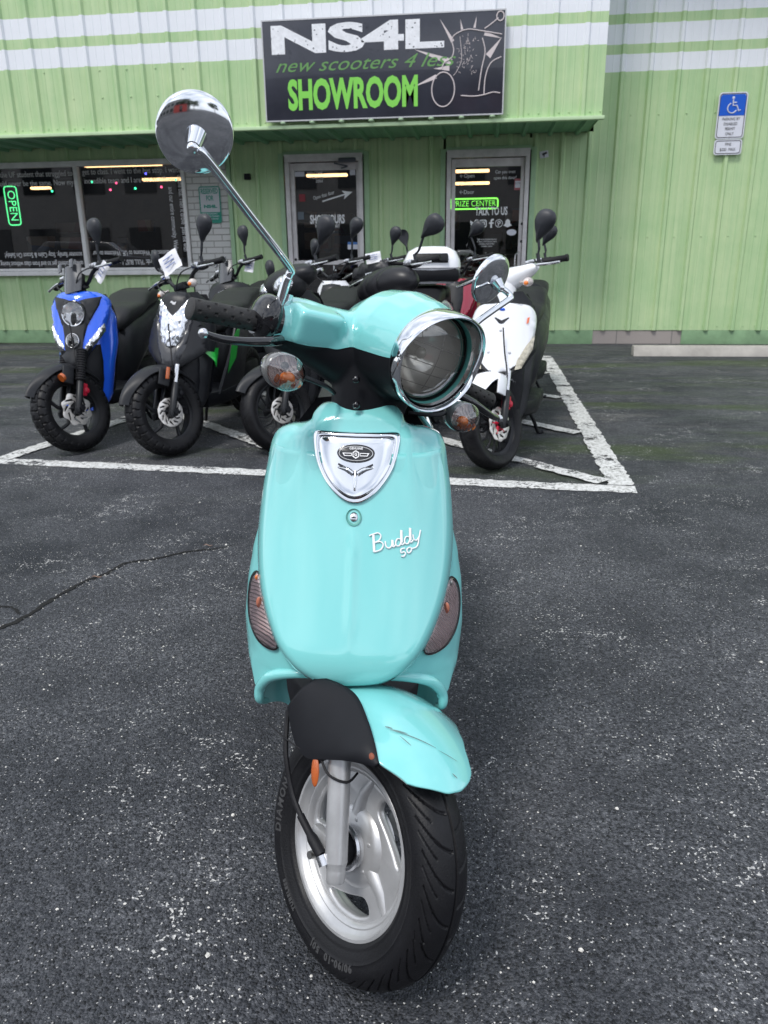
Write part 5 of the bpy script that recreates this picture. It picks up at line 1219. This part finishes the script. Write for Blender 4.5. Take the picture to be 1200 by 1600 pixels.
        b=MB(); b.box((0,.33,.97),(.12,.07,.08),rot=Matrix.Rotation(R_(-25),3,'X'),bev=.02); o=b.build('instrument_pod',BLKP,T); o.matrix_local=M_
    return T,M_
def mo(h): return mirror_out(h)
HALF_B=[(0,.905),(.07,.905),(.125,.89),(.168,.85),(.172,.78),(.15,.70),(.115,.62),(.06,.54),(0,.495)]
blue,MBL=row_scooter('blue_scooter','bright blue scooter with black mask and two round lamps, leftmost of the row',(-2.375,4.22),-6,-35,BLUE,BLKM,BLKM,'knob',(30,150,.068,.022),(8,.092,.007),
  patches=[('front_cowl',BLUE,mo(HALF_B),.012,.05,1),('lamp_mask',BLKM,mo([(0,.850),(.07,.868),(.140,.876),(.132,.83),(.075,.715),(.052,.62),(.050,.56),(0,.505)]),.024,.03,0),
   ('chin_panel',BLKM,mo([(0,.56),(.05,.575),(.105,.62),(.10,.585),(.05,.515),(0,.475)]),.030,.04,0),
   ('clear_marker_lens',FACET,[(.062,.60),(.155,.725),(.160,.68),(.125,.62),(.072,.565)],.026,.03,0),('clear_marker_lens',FACET,[(-.062,.60),(-.155,.725),(-.160,.68),(-.125,.62),(-.072,.565)],.026,.03,0)],
  lights=[('headlight',0,.785,.068,.072,'std'),('lower_lamp',0,.635,.036,.038,'ring')],calm=RED,gaiter=True,refl='round',screen=True,sigs=False,mir=((1,.03,.20,1.0,5),))
kym,MKY=row_scooter('black_scooter','matte black scooter with one large kite-shaped headlight and green decals beside the blue one',(-1.78,4.17),3,-32,BLKM,BLKM,BLKM,'knob',(22,150,.072,.030),(12,.082,.0012),
  patches=[('front_cowl',BLKM,mo([(0,.905),(.06,.90),(.10,.86),(.135,.77),(.175,.66),(.185,.575),(.12,.53),(.05,.492),(0,.478)]),.012,.05,0),('cowl_spine',mat('charcoal_paint',(.035,.036,.042),.3,coat=.3),mo([(0,.60),(.055,.635),(.105,.80),(.118,.77),(.085,.60),(.05,.515),(0,.50)]),.022,.03,0),
   ('headlight',FACET,mo([(0,.775),(.030,.80),(.085,.865),(.092,.80),(.085,.72),(.058,.635),(.03,.612),(0,.608)]),.028,.03,0),
   ('green_decal',GREENDEC,[(.150,.575),(.205,.560),(.215,.50),(.20,.52)],-.045,.004,0)],calm=None,refl='bar',barm=CHRD,mir=((1,.08,.20,1.05,30),(-1,.05,.14,.85,-6)))
# emblem and slashes on the black scooter
b=MB(); b.grid([[ (-.02+.04*i/6,ycow(0,.845)-.016,.845+s*.010*math.sin(PI*i/6)+.006*math.sin(i*1.3)) for s in(-1,1)] for i in range(7)]); b.build('emblem',WLET,kym,weld=False)
for s in(-1,1):
    b=MB(); b.add([(s*.178,.52,.40),(s*.185,.62,.60),(s*.19,.78,.70),(s*.186,.66,.48)],[(0,1,2,3)]); b.build('green_decal',GREENDEC,kym,weld=False)
    b=MB(); b.add([(s*.16,.30,.58),(s*.178,.40,.57),(s*.172,.36,.46)],[(0,1,2)]); b.build('green_decal',GREENDEC,kym,weld=False)
for s in(-1,1):
    b=MB(); vs,fs=plate([[(.38,.30),(.62,.52),(.78,.74),(.95,.76),(.92,.55),(.80,.34),(.60,.28)]],.02,.006); b.add(vs,fs,lambda p:(s*(.168+p.z),p.x,p.y)); b.build('side_panel',BLKM,kym)
c4,_=row_scooter('black_headset_lamp_scooter','black scooter with wide clear headlights in its handlebar fairing, third from the left',(-1.16,4.31),8,-34,BLKM,BLKM,BLKM,'road',(35,150,.068,.03),(9,.075,.001),
  patches=[('front_cowl',BLKM,mo([(0,.86),(.08,.85),(.13,.80),(.17,.68),(.16,.58),(.09,.51),(0,.485)]),.012,.05,0)],nsp=14,refl=None,sigs=False,mir=((1,.12,.165,1.2,42),(-1,.08,.08,.9,-10)),bars=False)
c4h=MB(); c4h.ball((0,.34,.965),(.21,.11,.075),32,18); c4h.ball((0,.28,.93),(.16,.12,.095),28,16); o=c4h.build('handlebar_fairing',BLKM,c4,ang=60); o.matrix_local=_
for s in(-1,1):
    b=MB(); b.ball((s*.085,.205,.925),(.068,.045,.050),24,14,rot=Matrix.Rotation(R_(-20*s),3,'Y')@Matrix.Rotation(R_(30*s),3,'Z')); o=b.build('headlight',FACET,c4); o.matrix_local=_
wb,MW=row_scooter('white_covered_scooter','white scooter with a bulging black handlebar fairing, mostly hidden behind the teal scooter','' or (-.59,4.27),8,-30,WPNT,WPNT,WPNT,'road',(45,140,.07,.04),(10,.08,.001),
  patches=[('front_cowl',WPNT,mo([(0,.85),(.08,.84),(.14,.79),(.165,.68),(.15,.58),(.09,.51),(0,.485)]),.012,.05,1)],nsp=5,mir=((1,.15,.17,1.15,62),))
b=MB(); rows=[]
for i in range(61):
    u=-1+2*i/60; w_=max(.02,math.sqrt(max(0,1-abs(u)**2.8))); row=[]
    for k in range(48):
        t=2*PI*k/48; g=sum(math.exp(-(((u+.45*math.cos(t)*-1+.0)-c_)/.05)**2) for c_ in(-.35,.05,.45)); rr=1-.07*g
        row.append((u*.225,.335+.10*w_*rr*math.cos(t),.915+.02*(1-u*u)+.092*w_*rr*math.sin(t)))
    rows.append(row)
b.grid(rows,cu=True); o=b.build('handlebar_fairing',mat('black_moulded_fairing',(.013,.013,.016),.36,spec=.4),wb,ang=60); o.matrix_local=MW
w9,M9=row_scooter('white_scooter','glossy white scooter with red brake caliper, rightmost of the front row',(.07,4.02),9,-28,BLKM,BLKM,WPNT,'road',(34,130,.098,.070),(10,.088,.003),
  patches=[('front_cowl',WPNT,mo([(0,.845),(.06,.84),(.130,.828),(.168,.775),(.168,.68),(.145,.60),(.105,.545),(.05,.505),(0,.495)]),.016,.05,1),
   ('chin_trim',BLKM,mo([(0,.520),(.06,.530),(.12,.575),(.175,.66),(.182,.60),(.13,.52),(.06,.475),(0,.46)]),.010,.05,0),('air_slot',BLKG,mo([(0,.760),(.034,.775),(.040,.772),(.012,.745),(0,.742)]),.019,.004,0),
   ('marker_lens',mat('warm_clear_lens',(.50,.46,.36),.12,coat=1,mott=.5,mscale=50),[(.174,.680),(.168,.61),(.120,.520),(.088,.514),(.096,.560),(.135,.632)],.028,.02,0),('marker_lens',MATS['warm_clear_lens'],[(-.174,.680),(-.168,.61),(-.120,.520),(-.088,.514),(-.096,.560),(-.135,.632)],.028,.02,0)],
   calm=RED,nsp=14,mir=((1,.05,.19,1.15,32),),bars=False)
b=MB()
rows=[]
for x,cz,ry,rz in((-.20,.985,.02,.015),(-.17,.98,.035,.03),(-.12,.97,.045,.042),(-.06,.955,.06,.06),(0,.95,.07,.07),(.06,.955,.06,.06),(.12,.97,.045,.042),(.17,.98,.035,.03),(.20,.985,.02,.015)):
    rows.append([(x,.36+ry*math.cos(t),cz+rz*math.sin(t)) for t in[2*PI*k/24 for k in range(24)]])
b.grid(rows,cu=True); b.f.append(tuple(range(24))); n=len(b.v); b.f.append(tuple(range(n-24,n))); rows=[]
for z,cy,rx,ry in((.80,.30,.045,.04),(.86,.32,.055,.05),(.93,.34,.075,.06),(.98,.35,.07,.05)): rows.append([(rx*math.cos(t),cy+ry*math.sin(t),z) for t in[2*PI*k/20 for k in range(20)]])
b.grid(rows,cu=True); o=b.build('handlebar_fairing',WPNT,w9,ang=60); o.matrix_local=M9
for x_,z_ in((0,.71),(-.055,.60),(.055,.60)):
    b=MB(); b.ball((x_,ycow(x_,z_)-.018,z_),(.008,.004,.008),10,6); b.build('cowl_fixing',mat('pale_plastic_plug',(.6,.61,.64),.4),w9)
b=MB(); b.ball((0,ycow(0,.81)-.018,.815),(.016,.004,.008),12,6); b.build('blue_emblem',BLUE,w9)
b=MB(); b.add([(.130,ycow(.13,.76)-.0185,.77),(.142,ycow(.142,.76)-.0185,.775),(.138,ycow(.138,.73)-.0185,.745),(.128,ycow(.128,.73)-.0185,.74)],[(0,1,2,3)]); b.build('orange_mark',ORDEC,w9,weld=False)
# second rank
s3,_=row_scooter('small_black_scooter','small black scooter with one round headlight standing behind the green-decal scooter','' or (-1.98,5.75),2,-36,BLKM,BLKM,BLKM,'knob',
  patches=[('front_cowl',BLKM,mo(HALF_B),.012,.05,1)],lights=[('headlight',0,.785,.068,.072,'std')],sigs=False,screen=True,mir=((1,.03,.20,1.0,5),))
s8,_=row_scooter('black_and_white_scooter','black scooter with white side flashes in front of the shop hours door','' or (-1.22,5.95),6,-30,WPNT,BLKM,BLKM,'road',
  patches=[('front_cowl',BLKM,mo([(0,.88),(.07,.87),(.085,.78),(.08,.60),(0,.50)]),.020,.05,0),('indicator_lens',AMBB,[(-.10,.80),(-.085,.78),(-.088,.74),(-.105,.745)],.02,.02,0)],nsp=5,mir=((1,.09,.24,1.15,40),(-1,.0,.20,1.0,-25)),sigs=False)
s6,M6=row_scooter('black_cloth_scooter','small black scooter with crumpled cover standing between the two doors',(-.90,6.0),4,-32,WPNT,BLKM,BLKM,'road',patches=[('front_cowl',WPNT,mo([(0,.86),(.08,.85),(.15,.78),(.16,.6),(0,.5)]),.012,.05,0)],mir=((1,.07,.18,1.0,32),),sigs=False)
b=MB(); rows=[]
for i in range(19):
    u=-1+2*i/18; w_=max(.02,math.sqrt(max(0,1-abs(u)**2.6))); rows.append([(u*.20,.34+.08*w_*math.cos(t)+.008*math.sin(u*15+3*t),.96+.085*w_*math.sin(t)+.010*math.sin(u*13-4*t)*w_) for t in[2*PI*k/30 for k in range(30)]])
b.grid(rows,cu=True); o=b.build('cloth_cover',CLOTH,s6,ang=60); o.matrix_local=M6
tc_,_=row_scooter('top_case_scooter','white scooter seen from behind with a white and black top case on its rack',(-.47,7.15),176,-8,WPNT,WPNT,WPNT,'road',mir=((1,.05,.21,1,20),),patches=[('front_cowl',WPNT,mo([(0,.85),(.08,.84),(.14,.79),(.165,.68),(.15,.58),(.09,.51),(0,.485)]),.012,.05,1)])
b=MB(); rows=[]
for z,rx,ry in((.90,.16,.13),(.93,.185,.15),(1.0,.19,.155),(1.005,.20,.165),(1.05,.195,.16),(1.11,.165,.13),(1.14,.11,.09),(1.145,.01,.01)): rows.append([(rx*math.copysign(abs(math.cos(t))**.6,math.cos(t)),1.55+ry*math.copysign(abs(math.sin(t))**.6,math.sin(t)),z) for t in[2*PI*k/36 for k in range(36)]])
b.grid(rows,cu=True); tcs=b.build('top_case',WPNT,tc_,ang=50)
b=MB(); b.box((0,1.70,1.065),(.22,.05,.06),rot=Matrix.Rotation(R_(24),3,'X'),bev=.015); b.box((0,1.55,.955),(.375,.32,.085),bev=.03); b.build('case_lower_half',BLKP,tcs)
rd,_=row_scooter('dark_red_scooter','dark red scooter with black centre panel in front of the right door',(-.25,6.1),5,-34,REDP,REDP,BLKM,'knob',
  patches=[('front_cowl',REDP,mo(HALF_B),.012,.05,1),('centre_panel',BLKM,mo([(0,.89),(.07,.88),(.075,.75),(.05,.58),(0,.52)]),.024,.03,0)],lights=[('headlight',-.115,.66,.035,.04,'std')],screen=True,sigs=False,mir=((1,.05,.22,1.1,60),(-1,.0,.05,.95,-10)))
bk,_=row_scooter('black_rear_scooter','black scooter half hidden behind the white scooter at the right end','' or (.20,5.3),8,-26,BLKM,BLKM,BLKM,'road',patches=[('front_cowl',BLKM,mo(HALF_B),.012,.05,1)],mir=((1,.04,.17,1.0,38),),sigs=False)
b=MB(); b.box((0,.62,.60),(.12,.05,.10),bev=.01); b.build('orange_shopping_hook_panel',ORDEC,bk)
# price tags tied to the bars
for (x,y,z,w_,h_,rz,ry,lb) in ((-2.235,4.50,1.015,.065,.125,-30,38,'white paper price tag hanging from the blue scooter handlebar'),(-1.79,4.45,1.065,.135,.11,-12,-28,'wide white paper tag taped to the black scooter with green decals'),(-.86,6.25,1.07,.12,.08,0,-10,'white paper lying over the covered handlebars between the doors'),(-1.80,6.05,1.02,.07,.09,0,10,'small pale tag on the small black scooter in the second rank')):
    mb=MB(); vs=[];nx=6
    mb.grid([[((-.5+i/nx)*w_,.006*math.sin(i*1.1)+.004*math.sin(j),(-.5+j/nx)*h_) for i in range(nx+1)] for j in range(nx+1)])
    o=mb.build('price_tag',PAPER); o.location=(x,y,z); o.rotation_euler=(R_(-12),R_(ry),R_(rz)); tag(o,lb,'tag')
    mb=MB()
    for k in range(3):
        zz=h_*(.25-.2*k); mb.box((0,-.0085,zz),(w_*.55,.001,h_*.05))
    q=mb.build('print',mat('blue_ink',(.2,.25,.45),.6),o)
